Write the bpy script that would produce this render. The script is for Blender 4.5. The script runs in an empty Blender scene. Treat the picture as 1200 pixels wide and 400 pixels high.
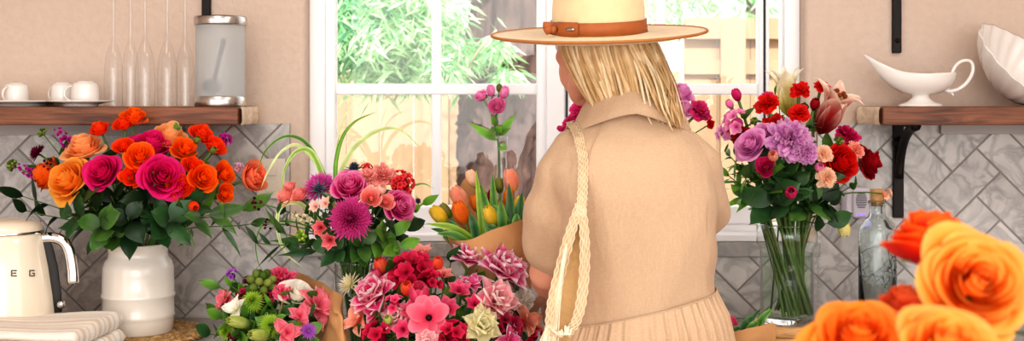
import bpy, bmesh, math, random
import numpy as np
from mathutils import Vector
from mathutils.bvhtree import BVHTree

F = 1440.0; CY = -3.0; CZ = 1.45; HZ = 118.0
def P(px, py, d):
    return np.array([(px-600.0)*d/F, CY+d, CZ-(py-HZ)*d/F])
def lin(c):
    c = np.asarray(c, float)/255.0
    return np.where(c <= 0.04045, c/12.92, ((c+0.055)/1.055)**2.4)
COL = bpy.context.scene.collection
def nrm(v):
    v = np.asarray(v, float); return v/(np.linalg.norm(v)+1e-9)
def perp(a):
    a = nrm(a); h = np.array([0,0,1.0]) if abs(a[2]) < 0.9 else np.array([1.0,0,0])
    x = nrm(np.cross(h, a)); return x, np.cross(a, x)

# ------------------------------------------------------------------ mesh collector
class MB:
    def __init__(s): s.v=[]; s.f=[]; s.c=[]; s.n=0
    def add(s, V, Fc, C):
        V=np.asarray(V,float).reshape(-1,3)
        C=np.asarray(C,float)
        if C.ndim==1: C=np.tile(C,(len(V),1))
        s.v.append(V); s.c.append(C.reshape(-1,3))
        s.f.extend([tuple(int(i)+s.n for i in f) for f in Fc]); s.n+=len(V)
        return s
    def grid(s, G, C, closed=False):
        a,b=G.shape[:2]; fs=[]
        for i in range(a-1):
            for j in range(b if closed else b-1):
                k=(j+1)%b
                fs.append((i*b+j, i*b+k, (i+1)*b+k, (i+1)*b+j))
        C=np.asarray(C,float)
        if C.ndim==3: C=C.reshape(-1,3)
        return s.add(G.reshape(-1,3), fs, C)
    def tube(s, path, rad, col, n=6, caps=True, flat=1.0, side=None):
        path=np.asarray(path,float); m=len(path)
        rad=np.full(m,rad) if np.isscalar(rad) else np.asarray(rad,float)
        T=np.gradient(path,axis=0); T/=np.linalg.norm(T,axis=1)[:,None]+1e-9
        x,_=perp(T[0])
        if side is not None:
            x=nrm(np.asarray(side,float)-np.dot(side,T[0])*T[0])
        G=np.zeros((m,n,3)); an=np.arange(n)*2*math.pi/n
        for i in range(m):
            x=nrm(x-np.dot(x,T[i])*T[i]); y=np.cross(T[i],x)
            G[i]=path[i]+rad[i]*(np.cos(an)[:,None]*x+flat*np.sin(an)[:,None]*y)
        col=np.asarray(col,float)
        if col.ndim==2: col=np.repeat(col,n,axis=0)
        n0=s.n; s.grid(G,col,closed=True)
        if caps:
            s.f.append(tuple(n0+j for j in range(n))[::-1]); s.f.append(tuple(n0+(m-1)*n+j for j in range(n)))
        return s
    def box(s, a, b, col):
        a=np.asarray(a,float); b=np.asarray(b,float)
        V=[(x,y,z) for x in (a[0],b[0]) for y in (a[1],b[1]) for z in (a[2],b[2])]
        return s.add(V,[(0,1,3,2),(4,6,7,5),(0,4,5,1),(2,3,7,6),(0,2,6,4),(1,5,7,3)],col)
    def lathe(s, prof, ctr, col, n=40, A=(0,0,1), sx=1.0, sy=1.0, caps=False):
        A=nrm(A); x,y=perp(A)
        if abs(A[2])>0.999: x=np.array([1.0,0,0]); y=np.array([0,1.0,0])
        an=np.arange(n)*2*math.pi/n
        G=np.array([[np.asarray(ctr)+r*(sx*math.cos(t)*x+sy*math.sin(t)*y)+z*A for t in an] for r,z in prof])
        col=np.asarray(col,float)
        if col.ndim==2: col=np.repeat(col,n,axis=0)
        n0=s.n; s.grid(G,col,closed=True)
        if caps:
            m=len(prof); s.f.append(tuple(n0+j for j in range(n))[::-1]); s.f.append(tuple(n0+(m-1)*n+j for j in range(n)))
        return s
    def ball(s, c, r, col, n=10, m=6, A=(0,0,1), st=1.0):
        pr=[(max(1e-5,r*math.sin(math.pi*i/m)), -st*r*math.cos(math.pi*i/m)) for i in range(m+1)]
        return s.lathe(pr,c,col,n=n,A=A)
    def build(s, name, mat, parent=None, smooth=True, bevel=0, subsurf=0):
        V=np.concatenate(s.v); C=np.concatenate(s.c)
        off=np.zeros(3); p=parent
        while p is not None: off+=np.array(p.location); p=p.parent
        me=bpy.data.meshes.new(name); me.from_pydata((V-off).tolist(),[],s.f); me.update()
        at=me.color_attributes.new('Col','FLOAT_COLOR','POINT')
        at.data.foreach_set('color', np.concatenate([C,np.ones((len(C),1))],1).astype(np.float32).ravel())
        if smooth: me.polygons.foreach_set('use_smooth',[True]*len(me.polygons))
        me.materials.append(mat)
        o=bpy.data.objects.new(name,me); COL.objects.link(o)
        if parent is not None: o.parent=parent
        if bevel:
            m=o.modifiers.new('b','BEVEL'); m.width=bevel; m.segments=3; m.limit_method='ANGLE'
            try: me.shade_auto_smooth
            except Exception: pass
        if subsurf:
            m=o.modifiers.new('s','SUBSURF'); m.levels=subsurf; m.render_levels=subsurf
        return o
def tag(o, label, cat, group=None, kind=None):
    if label: o['label']=label
    if cat: o['category']=cat
    if group: o['group']=group
    if kind: o['kind']=kind
    return o
def thing(name, loc, label, cat, group=None):
    o=bpy.data.objects.new(name,None); COL.objects.link(o); o.location=[float(t) for t in loc]
    o.empty_display_size=0.02
    return tag(o,label,cat,group)
def struct(o): o['kind']='structure'; return o

# ------------------------------------------------------------------ materials
def mat_new(name):
    m=bpy.data.materials.new(name); m.use_nodes=True
    nt=m.node_tree; b=nt.nodes['Principled BSDF']; return m,nt,b
def pm(name, rgb=None, rough=0.5, metal=0.0, spec=0.5, bump=0, bscale=50, noise=0.0, nscale=8, trans=0, ior=1.45, coat=0, attr=False, sheen=0, stretch=None):
    m,nt,b=mat_new(name); N=nt.nodes; L=nt.links
    b.inputs['Roughness'].default_value=rough; b.inputs['Metallic'].default_value=metal
    b.inputs['Specular IOR Level'].default_value=spec
    b.inputs['Transmission Weight'].default_value=trans; b.inputs['IOR'].default_value=ior
    b.inputs['Coat Weight'].default_value=coat; b.inputs['Coat Roughness'].default_value=0.06
    b.inputs['Sheen Weight'].default_value=sheen
    tc=N.new('ShaderNodeTexCoord'); co=tc.outputs['Object']
    if stretch:
        mp=N.new('ShaderNodeMapping'); mp.inputs['Scale'].default_value=stretch; L.new(co,mp.inputs['Vector']); co=mp.outputs['Vector']
    if attr:
        a=N.new('ShaderNodeAttribute'); a.attribute_name='Col'; src=a.outputs['Color']
    else:
        r=N.new('ShaderNodeRGB'); r.outputs[0].default_value=(*lin(rgb),1); src=r.outputs[0]
    if noise:
        nz=N.new('ShaderNodeTexNoise'); nz.inputs['Scale'].default_value=nscale; nz.inputs['Detail'].default_value=5; L.new(co,nz.inputs['Vector'])
        mr=N.new('ShaderNodeMapRange'); mr.inputs[1].default_value=0.25; mr.inputs[2].default_value=0.75; mr.inputs[3].default_value=1-noise; mr.inputs[4].default_value=1+noise*0.6
        L.new(nz.outputs['Fac'],mr.inputs[0])
        mx=N.new('ShaderNodeVectorMath'); mx.operation='SCALE'; L.new(src,mx.inputs[0]); L.new(mr.outputs[0],mx.inputs['Scale']); src=mx.outputs[0]
    L.new(src,b.inputs['Base Color'])
    if bump:
        nz=N.new('ShaderNodeTexNoise'); nz.inputs['Scale'].default_value=bscale; nz.inputs['Detail'].default_value=4; L.new(co,nz.inputs['Vector'])
        bp=N.new('ShaderNodeBump'); bp.inputs['Strength'].default_value=bump; bp.inputs['Distance'].default_value=0.004
        L.new(nz.outputs['Fac'],bp.inputs['Height']); L.new(bp.outputs[0],b.inputs['Normal'])
    return m
def petal_mat(name, tr=0.35, rough=0.55, spec=0.25, noise=0.12, nscale=60, gain=1.06):
    m,nt,b=mat_new(name); N=nt.nodes; L=nt.links
    a=N.new('ShaderNodeAttribute'); a.attribute_name='Col'
    tc=N.new('ShaderNodeTexCoord'); nz=N.new('ShaderNodeTexNoise'); nz.inputs['Scale'].default_value=nscale; nz.inputs['Detail'].default_value=3
    L.new(tc.outputs['Object'],nz.inputs['Vector'])
    mr=N.new('ShaderNodeMapRange'); mr.inputs[1].default_value=0.3; mr.inputs[2].default_value=0.7; mr.inputs[3].default_value=gain*(1-noise); mr.inputs[4].default_value=gain*(1+noise)
    L.new(nz.outputs['Fac'],mr.inputs[0])
    mx=N.new('ShaderNodeVectorMath'); mx.operation='SCALE'; L.new(a.outputs['Color'],mx.inputs[0]); L.new(mr.outputs[0],mx.inputs['Scale'])
    L.new(mx.outputs[0],b.inputs['Base Color']); b.inputs['Roughness'].default_value=rough; b.inputs['Specular IOR Level'].default_value=spec
    t=N.new('ShaderNodeBsdfTranslucent'); L.new(mx.outputs[0],t.inputs['Color'])
    ms=N.new('ShaderNodeMixShader'); ms.inputs[0].default_value=tr
    L.new(b.outputs[0],ms.inputs[1]); L.new(t.outputs[0],ms.inputs[2]); L.new(ms.outputs[0],N['Material Output'].inputs['Surface'])
    return m
M={}
M['petal']=petal_mat('petal_tissue',0.38)
M['leaf']=petal_mat('leaf_tissue',0.28,0.38,0.45,0.18,45)
M['outleaf']=petal_mat('garden_leaf',0.45,0.6,0.2,0.2,3)
M['stem']=pm('green_stem',attr=True,rough=0.45,noise=0.2,nscale=40)
M['vcol']=pm('painted_matte',attr=True,rough=0.55)
M['china']=pm('glazed_white_china',(236,230,224),rough=0.12,coat=0.4,noise=0.03,nscale=5)
M['crock']=pm('glazed_cream_stoneware',(236,226,214),rough=0.16,coat=0.5,noise=0.05,nscale=6)
M['enamel']=pm('cream_enamel',(240,226,204),rough=0.12,coat=0.6,noise=0.01)
M['chrome']=pm('chrome',(225,225,225),rough=0.08,metal=1.0,noise=0.02)
M['steel']=pm('brushed_steel',(200,198,195),rough=0.25,metal=1.0,noise=0.12,nscale=30,stretch=(1,1,60))
M['badge']=pm('dark_chrome_badge',(120,118,116),rough=0.3,metal=1.0,noise=0.05)
M['iron']=pm('black_iron',(30,24,22),rough=0.5,metal=0.4,bump=0.2,bscale=120,noise=0.2)
M['dark']=pm('dark_fill',(52,50,50),rough=0.7,noise=0.2)
M['white_frame']=pm('white_window_vinyl',(246,246,248),rough=0.3,noise=0.02)
M['kraft']=pm('kraft_paper',(196,146,98),rough=0.75,bump=0.5,bscale=35,noise=0.12,nscale=14)
M['cork']=pm('cork',(206,160,110),rough=0.8,bump=0.4,bscale=200,noise=0.25,nscale=120)
M['cloth']=pm('towel_cloth',attr=True,rough=0.9,bump=0.35,bscale=220,sheen=0.2,noise=0.05,nscale=40)
M['straw']=pm('woven_seagrass',attr=True,rough=0.75,bump=0.5,bscale=160,noise=0.25,nscale=50)
M['felt']=pm('hat_felt',(229,203,160),rough=0.9,bump=0.25,bscale=400,noise=0.06,nscale=60,sheen=0.3)
M['felt_edge']=pm('brim_binding',(176,112,58),rough=0.7,noise=0.1,nscale=80)
M['leather']=pm('tan_leather_band',(166,92,44),rough=0.55,bump=0.2,bscale=90,noise=0.12,nscale=40)
M['skin']=pm('skin',(222,160,134),rough=0.5,noise=0.06,nscale=25,bump=0.08,bscale=200)
M['hair']=pm('blonde_hair',attr=True,rough=0.38,noise=0.15,nscale=60,spec=0.5)
M['macrame']=pm('cream_macrame_cotton',attr=True,rough=0.9,bump=0.6,bscale=170,noise=0.1,nscale=60,sheen=0.2)
M['counter']=pm('grey_quartz',(168,163,160),rough=0.25,noise=0.12,nscale=20)
M['ceil']=pm('white_ceiling',(240,238,234),rough=0.9,bump=0.2,bscale=60,noise=0.02)
M['cleat']=pm('pale_grey_cleat',(178,174,172),rough=0.6,noise=0.05)
M['plastic']=pm('pale_lilac_plastic',(205,198,208),rough=0.4,noise=0.02)
M['outlet']=pm('almond_plate',(226,216,200),rough=0.4,noise=0.02)
M['grill']=pm('grille_dark',(88,84,92),rough=0.6,noise=0.1)
M['bark']=pm('tree_bark',(98,78,72),rough=0.95,bump=1.0,bscale=14,noise=0.75,nscale=11,stretch=(3,3,0.8))
M['ground']=pm('garden_soil',(150,130,100),rough=1.0,bump=0.5,bscale=10,noise=0.3)
M['fence']=pm('cedar_fence',(170,142,112),rough=0.85,noise=0.15,nscale=3,bump=0.2,bscale=30,stretch=(8,8,0.6))
M['floor']=pm('oak_floor',(150,110,75),rough=0.5,noise=0.3,nscale=3,stretch=(1,8,1))
M['sole']=pm('shoe_leather',(170,120,80),rough=0.5,noise=0.1)

def linen():
    m,nt,b=mat_new('beige_linen'); N=nt.nodes; L=nt.links
    tc=N.new('ShaderNodeTexCoord')
    outs=[]
    for sc in ((520,520,60),(90,90,700)):
        mp=N.new('ShaderNodeMapping'); mp.inputs['Scale'].default_value=sc; L.new(tc.outputs['Object'],mp.inputs['Vector'])
        nz=N.new('ShaderNodeTexNoise'); nz.inputs['Scale'].default_value=1.6; nz.inputs['Detail'].default_value=2; L.new(mp.outputs[0],nz.inputs['Vector']); outs.append(nz.outputs['Fac'])
    ad=N.new('ShaderNodeMath'); ad.operation='ADD'; L.new(outs[0],ad.inputs[0]); L.new(outs[1],ad.inputs[1])
    cr=N.new('ShaderNodeMapRange'); cr.inputs[1].default_value=0.7; cr.inputs[2].default_value=1.3; cr.inputs[3].default_value=0; cr.inputs[4].default_value=1
    L.new(ad.outputs[0],cr.inputs[0])
    mx=N.new('ShaderNodeMix'); mx.data_type='RGBA'; mx.inputs[6].default_value=(*lin((208,175,143)),1); mx.inputs[7].default_value=(*lin((220,189,158)),1)
    L.new(cr.outputs[0],mx.inputs[0]); L.new(mx.outputs[2],b.inputs['Base Color'])
    b.inputs['Roughness'].default_value=0.9; b.inputs['Sheen Weight'].default_value=0.15; b.inputs['Specular IOR Level'].default_value=0.15
    bp=N.new('ShaderNodeBump'); bp.inputs['Strength'].default_value=0.25; bp.inputs['Distance'].default_value=0.002; L.new(ad.outputs[0],bp.inputs['Height'])
    n2=N.new('ShaderNodeTexNoise'); n2.inputs['Scale'].default_value=11; n2.inputs['Detail'].default_value=3; 
    mp=N.new('ShaderNodeMapping'); mp.inputs['Scale'].default_value=(1.6,1.6,0.5); L.new(tc.outputs['Object'],mp.inputs['Vector']); L.new(mp.outputs[0],n2.inputs['Vector'])
    b2=N.new('ShaderNodeBump'); b2.inputs['Strength'].default_value=0.35; b2.inputs['Distance'].default_value=0.03; L.new(n2.outputs['Fac'],b2.inputs['Height']); L.new(b2.outputs[0],bp.inputs['Normal'])
    L.new(bp.outputs[0],b.inputs['Normal'])
    t=N.new('ShaderNodeBsdfTranslucent'); L.new(mx.outputs[2],t.inputs['Color'])
    ms=N.new('ShaderNodeMixShader'); ms.inputs[0].default_value=0.12
    L.new(b.outputs[0],ms.inputs[1]); L.new(t.outputs[0],ms.inputs[2]); L.new(ms.outputs[0],N['Material Output'].inputs['Surface'])
    return m
M['linen']=linen()
def glass(name,tint=(1,1,1),rough=0.0,ior=1.45):
    m,nt,b=mat_new(name); b.inputs['Transmission Weight'].default_value=1; b.inputs['Roughness'].default_value=rough; b.inputs['IOR'].default_value=ior
    N=nt.nodes; nz=N.new('ShaderNodeTexNoise'); nz.inputs['Scale'].default_value=4
    mx=N.new('ShaderNodeMix'); mx.data_type='RGBA'; mx.inputs[6].default_value=(*tint,1); mx.inputs[7].default_value=(*[t*0.97 for t in tint],1)
    nt.links.new(nz.outputs['Fac'],mx.inputs[0]); nt.links.new(mx.outputs[2],b.inputs['Base Color'])
    return m
M['glass']=glass('clear_glass',(0.98,1,0.99))
M['bottle']=glass('blue_tinted_glass',(0.90,0.97,0.97))
M['water']=glass('vase_water',(0.96,0.99,0.95),0,1.33)
def frosted():
    m,nt,b=mat_new('frosted_glass'); N=nt.nodes; L=nt.links
    b.inputs['Base Color'].default_value=(*lin((226,230,232)),1); b.inputs['Roughness'].default_value=0.35
    t=N.new('ShaderNodeBsdfTranslucent'); t.inputs['Color'].default_value=(*lin((236,242,244)),1)
    r=N.new('ShaderNodeBsdfRefraction'); r.inputs['Roughness'].default_value=0.32; r.inputs['IOR'].default_value=1.02; r.inputs['Color'].default_value=(0.92,0.95,0.95,1)
    nz=N.new('ShaderNodeTexNoise'); nz.inputs['Scale'].default_value=90; bp=N.new('ShaderNodeBump'); bp.inputs['Strength'].default_value=0.05; L.new(nz.outputs['Fac'],bp.inputs['Height']); L.new(bp.outputs[0],b.inputs['Normal'])
    m1=N.new('ShaderNodeMixShader'); m1.inputs[0].default_value=0.45; L.new(b.outputs[0],m1.inputs[1]); L.new(t.outputs[0],m1.inputs[2])
    m2=N.new('ShaderNodeMixShader'); m2.inputs[0].default_value=0.42; L.new(m1.outputs[0],m2.inputs[1]); L.new(r.outputs[0],m2.inputs[2]); L.new(m2.outputs[0],N['Material Output'].inputs['Surface'])
    return m
M['frost']=frosted()
def thin(name, refl=0.5, edge=0.0, tint=(0.98,0.985,0.985)):
    m,nt,b=mat_new(name); N=nt.nodes; L=nt.links
    t=N.new('ShaderNodeBsdfTransparent'); t.inputs['Color'].default_value=(*tint,1)
    g=N.new('ShaderNodeBsdfGlossy'); g.inputs['Roughness'].default_value=0.02
    lf=N.new('ShaderNodeLayerWeight'); lf.inputs['Blend'].default_value=0.5; pw=N.new('ShaderNodeMath'); pw.operation='POWER'; pw.inputs[1].default_value=4.5; L.new(lf.outputs['Facing'],pw.inputs[0])
    fr=N.new('ShaderNodeMath'); fr.operation='MULTIPLY_ADD'; fr.inputs[1].default_value=0.75; fr.inputs[2].default_value=0.045; L.new(pw.outputs[0],fr.inputs[0])
    nz=N.new('ShaderNodeTexNoise'); nz.inputs['Scale'].default_value=3
    mu=N.new('ShaderNodeMath'); mu.operation='MULTIPLY'; mu.inputs[1].default_value=refl; L.new(fr.outputs[0],mu.inputs[0])
    ms=N.new('ShaderNodeMixShader'); L.new(mu.outputs[0],ms.inputs[0]); L.new(t.outputs[0],ms.inputs[1]); L.new(g.outputs[0],ms.inputs[2])
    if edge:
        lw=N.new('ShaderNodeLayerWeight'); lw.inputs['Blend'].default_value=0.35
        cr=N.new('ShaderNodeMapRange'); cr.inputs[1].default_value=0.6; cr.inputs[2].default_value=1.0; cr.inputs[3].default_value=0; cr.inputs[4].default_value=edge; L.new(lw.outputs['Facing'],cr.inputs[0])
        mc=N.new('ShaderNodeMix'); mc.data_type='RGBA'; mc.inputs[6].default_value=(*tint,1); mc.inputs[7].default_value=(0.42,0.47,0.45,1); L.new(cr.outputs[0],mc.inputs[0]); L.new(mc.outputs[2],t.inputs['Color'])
    L.new(ms.outputs[0],N['Material Output'].inputs['Surface']); return m
M['pane']=thin('window_pane',0.6)
M['thin_glass']=thin('thin_drinking_glass',0.9,0.4)
M['water']=thin('vase_water',0.7,0.35,(0.90,0.95,0.88))
M['vase_glass']=thin('clear_vase_glass',1.7,0.8,(0.955,0.975,0.965))
def wall_m():
    m,nt,b=mat_new('orange_peel_plaster'); N=nt.nodes; L=nt.links
    tc=N.new('ShaderNodeTexCoord'); nz=N.new('ShaderNodeTexNoise'); nz.inputs['Scale'].default_value=55; nz.inputs['Detail'].default_value=3; L.new(tc.outputs['Object'],nz.inputs['Vector'])
    bp=N.new('ShaderNodeBump'); bp.inputs['Strength'].default_value=0.55; bp.inputs['Distance'].default_value=0.006; L.new(nz.outputs['Fac'],bp.inputs['Height']); L.new(bp.outputs[0],b.inputs['Normal'])
    mx=N.new('ShaderNodeMix'); mx.data_type='RGBA'; mx.inputs[6].default_value=(*lin((205,183,167)),1); mx.inputs[7].default_value=(*lin((217,197,182)),1)
    L.new(nz.outputs['Fac'],mx.inputs[0]); L.new(mx.outputs[2],b.inputs['Base Color']); b.inputs['Roughness'].default_value=0.85; b.inputs['Specular IOR Level'].default_value=0.2
    return m
M['wall']=wall_m()
def marble(name, base, vein, attr=True, rough=0.28):
    m,nt,b=mat_new(name); N=nt.nodes; L=nt.links
    tc=N.new('ShaderNodeTexCoord'); co=tc.outputs['Object']
    a=N.new('ShaderNodeAttribute'); a.attribute_name='Col'
    ad=N.new('ShaderNodeVectorMath'); ad.operation='MULTIPLY_ADD'; ad.inputs[1].default_value=(7,7,7); L.new(a.outputs['Color'],ad.inputs[0]); L.new(co,ad.inputs[2])
    n1=N.new('ShaderNodeTexNoise'); n1.inputs['Scale'].default_value=13; n1.inputs['Detail'].default_value=7; n1.inputs['Distortion'].default_value=1.4; L.new(ad.outputs[0],n1.inputs['Vector'])
    r1=N.new('ShaderNodeValToRGB'); e=r1.color_ramp.elements; e[0].position=0.40; e[0].color=(0,0,0,1); e[1].position=0.62; e[1].color=(0,0,0,1)
    k=r1.color_ramp.elements.new(0.5); k.color=(1,1,1,1); L.new(n1.outputs['Fac'],r1.inputs[0])
    n2=N.new('ShaderNodeTexNoise'); n2.inputs['Scale'].default_value=14; n2.inputs['Detail'].default_value=5; L.new(ad.outputs[0],n2.inputs['Vector'])
    mx=N.new('ShaderNodeMix'); mx.data_type='RGBA'; mx.inputs[6].default_value=(*lin(base),1); mx.inputs[7].default_value=(*lin(vein),1)
    mu=N.new('ShaderNodeMath'); mu.operation='MULTIPLY'; L.new(r1.outputs[0],mu.inputs[0]); L.new(n2.outputs['Fac'],mu.inputs[1]); L.new(mu.outputs[0],mx.inputs[0])
    sp=N.new('ShaderNodeSeparateColor'); L.new(a.outputs['Color'],sp.inputs[0])
    mr=N.new('ShaderNodeMapRange'); mr.inputs[3].default_value=0.88; mr.inputs[4].default_value=1.08; L.new(sp.outputs[0],mr.inputs[0])
    n3=N.new('ShaderNodeTexNoise'); n3.inputs['Scale'].default_value=10; n3.inputs['Detail'].default_value=6; L.new(ad.outputs[0],n3.inputs['Vector'])
    m3=N.new('ShaderNodeMapRange'); m3.inputs[1].default_value=0.3; m3.inputs[2].default_value=0.7; m3.inputs[3].default_value=0.90; m3.inputs[4].default_value=1.08; L.new(n3.outputs['Fac'],m3.inputs[0])
    mm=N.new('ShaderNodeMath'); mm.operation='MULTIPLY'; L.new(mr.outputs[0],mm.inputs[0]); L.new(m3.outputs[0],mm.inputs[1])
    sc=N.new('ShaderNodeVectorMath'); sc.operation='SCALE'; L.new(mx.outputs[2],sc.inputs[0]); L.new(mm.outputs[0],sc.inputs['Scale'])
    L.new(sc.outputs[0],b.inputs['Base Color']); b.inputs['Roughness'].default_value=rough
    return m
M['tile']=marble('grey_marble_tile',(202,197,193),(126,122,122))
M['sillstone']=marble('grey_marble_sill',(176,172,168),(120,118,118))
M['grout']=pm('grey_grout',(142,137,133),rough=0.9,noise=0.1)
def wood(name,c1,c2,sx=(1.2,14,14)):
    m,nt,b=mat_new(name); N=nt.nodes; L=nt.links
    tc=N.new('ShaderNodeTexCoord'); mp=N.new('ShaderNodeMapping'); mp.inputs['Scale'].default_value=sx; L.new(tc.outputs['Object'],mp.inputs['Vector'])
    nz=N.new('ShaderNodeTexNoise'); nz.inputs['Scale'].default_value=5; nz.inputs['Detail'].default_value=8; nz.inputs['Distortion'].default_value=1.0; L.new(mp.outputs[0],nz.inputs['Vector'])
    cr=N.new('ShaderNodeValToRGB'); e=cr.color_ramp.elements; e[0].position=0.32; e[0].color=(*lin(c1),1); e[1].position=0.68; e[1].color=(*lin(c2),1); L.new(nz.outputs['Fac'],cr.inputs[0])
    L.new(cr.outputs[0],b.inputs['Base Color']); b.inputs['Roughness'].default_value=0.5
    bp=N.new('ShaderNodeBump'); bp.inputs['Strength'].default_value=0.4; bp.inputs['Distance'].default_value=0.004; L.new(nz.outputs['Fac'],bp.inputs['Height']); L.new(bp.outputs[0],b.inputs['Normal'])
    return m
M['shelf']=wood('rough_walnut',(78,44,30),(146,92,62))
M['endgrain']=wood('window_lit_end_grain',(196,168,140),(228,206,182),(10,3,10))  # end grain with the window's light painted into its tones
M['riser']=wood('light_wood_disc',(186,132,78),(226,178,120),(3,3,30))
# ================================================================== SETTING
W1=np.array([1.0,1,1])
def poly_mesh_boxes(name, boxes, mat, parent=None, col=(0.5,0.5,0.5), smooth=False, bevel=0):
    b=MB()
    for a,c in boxes: b.box(a,c,col)
    return b.build(name,mat,parent,smooth,bevel)
XL,XR=-2.3,2.3; YB=-5.2; ZC=2.75
OX0,OX1,OZ0,OZ1=-0.506,0.718,1.10,2.25       # window opening
struct(poly_mesh_boxes('wall_back',[((XL,0,0),(OX0,0.14,ZC)),((OX1,0,0),(XR,0.14,ZC)),((OX0,0,0),(OX1,0.14,OZ0-0.03)),((OX0,0,OZ1),(OX1,0.14,ZC))],M['wall'],bevel=0.012))
struct(poly_mesh_boxes('wall_left',[((XL-0.1,-2.6,0),(XL,0.0,ZC))],M['wall']))
struct(poly_mesh_boxes('wall_right',[((XR,-2.6,0),(XR+0.1,0.0,ZC))],M['wall']))
struct(poly_mesh_boxes('floor',[((XL-0.1,YB,-0.08),(XR+0.1,0.0,0))],M['floor']))
struct(poly_mesh_boxes('ceiling',[((XL-0.1,-6.0,ZC),(XR+0.1,0.14,ZC+0.08))],M['ceil']))

# ---- window
win=bpy.data.objects.new('window_1',None); COL.objects.link(win); win.location=(0.1,0.09,OZ0); struct(win)
def wx(px): return (px-600)*3.08/F
def wz(py): return CZ-(py-HZ)*3.08/F
y0,y1=0.06,0.12
WZT=OZ1
def frame_boxes(x0,x1,z0,z1,w,ya,yb,wb=None):
    wb=wb or w
    return [((x0,ya,z0),(x0+w,yb,z1)),((x1-w,ya,z0),(x1,yb,z1)),((x0+w,ya,z0),(x1-w,yb,z0+wb)),((x0+w,ya,z1-w),(x1-w,yb,z1))]
zb=1.115
poly_mesh_boxes('frame',frame_boxes(OX0,OX1,OZ0,WZT,0.04,y0,y1+0.01),M['white_frame'],win,bevel=0.004)
poly_mesh_boxes('mullion',[((wx(640),y0-0.005,OZ0+0.04),(wx(661),y1,WZT-0.04))],M['white_frame'],win,bevel=0.004)
def sash(xa,xb,xm,name):
    s=poly_mesh_boxes('sash',frame_boxes(xa,xb,OZ0+0.04,WZT-0.04,0.026,y0+0.012,y1,0.045),M['white_frame'],win,bevel=0.004)
    poly_mesh_boxes('muntin',[((xm-0.0125,y0+0.03,OZ0+0.06),(xm+0.0125,y1-0.012,WZT-0.06)),((xa+0.02,y0+0.028,wz(111)),(xb-0.02,y1-0.014,wz(98)))],M['white_frame'],s,bevel=0.004)
    b=MB(); b.box((xa+0.02,y0+0.042,OZ0+0.07),(xb-0.02,y0+0.046,WZT-0.06),(1,1,1)); b.build('pane',M['pane'],s,False)
sash(wx(381),wx(641),wx(511),'l'); sash(wx(660),wx(901),wx(775),'r')
g=MB()
for x in (wx(664),wx(895)): g.box((x-0.0025,y0+0.008,OZ0+0.08),(x+0.0025,y0+0.03,WZT-0.07),(0.2,0.2,0.22))
g.build('gasket',M['dark'],win,False)
struct(poly_mesh_boxes('trim_1',[((OX0,-0.012,1.106),(OX1,0.075,1.124))],M['white_frame'],bevel=0.004))
b=MB(); b.box((OX0-0.03,-0.022,1.070),(OX1+0.03,0.06,1.1055),(0.4,0.6,0.3)); struct(b.build('window_sill',M['sillstone'],None,False,0.003))

# ---- herringbone tile (one tiled surface, each tile clipped to the backsplash outline)
def clip(poly,ax,val,keep_less):
    out=[]
    for i in range(len(poly)):
        a,b_=poly[i],poly[(i+1)%len(poly)]
        ia=(a[ax]<=val) if keep_less else (a[ax]>=val); ib=(b_[ax]<=val) if keep_less else (b_[ax]>=val)
        if ia: out.append(a)
        if ia!=ib:
            t=(val-a[ax])/(b_[ax]-a[ax]); out.append((a[0]+t*(b_[0]-a[0]),a[1]+t*(b_[1]-a[1])))
    return out
ZT=CZ-(145-HZ)*3.0/F
rects=[(XL,-0.541,0.92,ZT+0.0),(-0.541,0.744,0.92,1.069),(0.744,XR,0.92,ZT)]
TW=0.0825; gr=0.0022
ox,oz=(1114.5-600)*3/F, CZ-(201.5-HZ)*3/F
rr=random.Random(5); tb=MB()
c45=math.sqrt(0.5)
def tile_poly(q,rx):
    # lattice (i right-up, j left-up) -> wall
    return [(ox+TW*(u-v)*c45, oz+TW*(u+v)*c45) for u,v in q]
R0=40
for i in range(-R0,R0):
    for j in range(-R0,R0):
        k=(i-j)%4
        if k==0: u0,u1,v0,v1=i,i+2,j,j+1
        elif k==2: u0,u1,v0,v1=i,i+1,j-1,j+1
        else: continue
        gg=gr/TW
        q=tile_poly([(u0+gg,v0+gg),(u1-gg,v0+gg),(u1-gg,v1-gg),(u0+gg,v1-gg)],0)
        col=(rr.random(),rr.random(),rr.random())
        for (xa,xb,za,zb_) in rects:
            pl=q
            for ax,val,less in ((0,xa,False),(0,xb,True),(1,za,False),(1,zb_,True)):
                if len(pl)<3: break
                pl=clip(pl,ax,val,less)
            if len(pl)<3: continue
            n=len(pl); cx=sum(p[0] for p in pl)/n; cz=sum(p[1] for p in pl)/n
            inn=[(p[0]+(cx-p[0])*0.012,p[1]+(cz-p[1])*0.012) for p in pl]
            V=[(p[0],-0.008,p[1]) for p in pl]+[(p[0],-0.0095,p[1]) for p in inn]
            fs=[tuple(range(n,2*n))]+[(a,(a+1)%n,(a+1)%n+n,a+n) for a in range(n)]
            tb.add(V,fs,col)
bs=tb.build('backsplash',M['tile'],None,False); struct(bs)
gb=MB()
for (xa,xb,za,zb_) in rects: gb.box((xa,-0.008,za),(xb,0.0,zb_),(0.2,0.2,0.2))
gb.build('grout',M['grout'],bs,False)

b=MB(); b.box((XL,-0.64,0.88),(XR,-0.0095,0.92),(0.5,0.5,0.5)); wt=tag(b.build('worktop',M['counter'],None,False,0.004),'grey stone kitchen worktop running under the window below all the flowers','worktop')
# base cabinets carrying the worktop (below the picture)
cab=thing('base_cabinet',(0,-0.31,0),'white base cabinet run under the grey worktop','cabinet')
poly_mesh_boxes('carcass',[((XL+0.02,-0.58,0.0),(XR-0.02,-0.01,0.8798))],M['white_frame'],cab)

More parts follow.
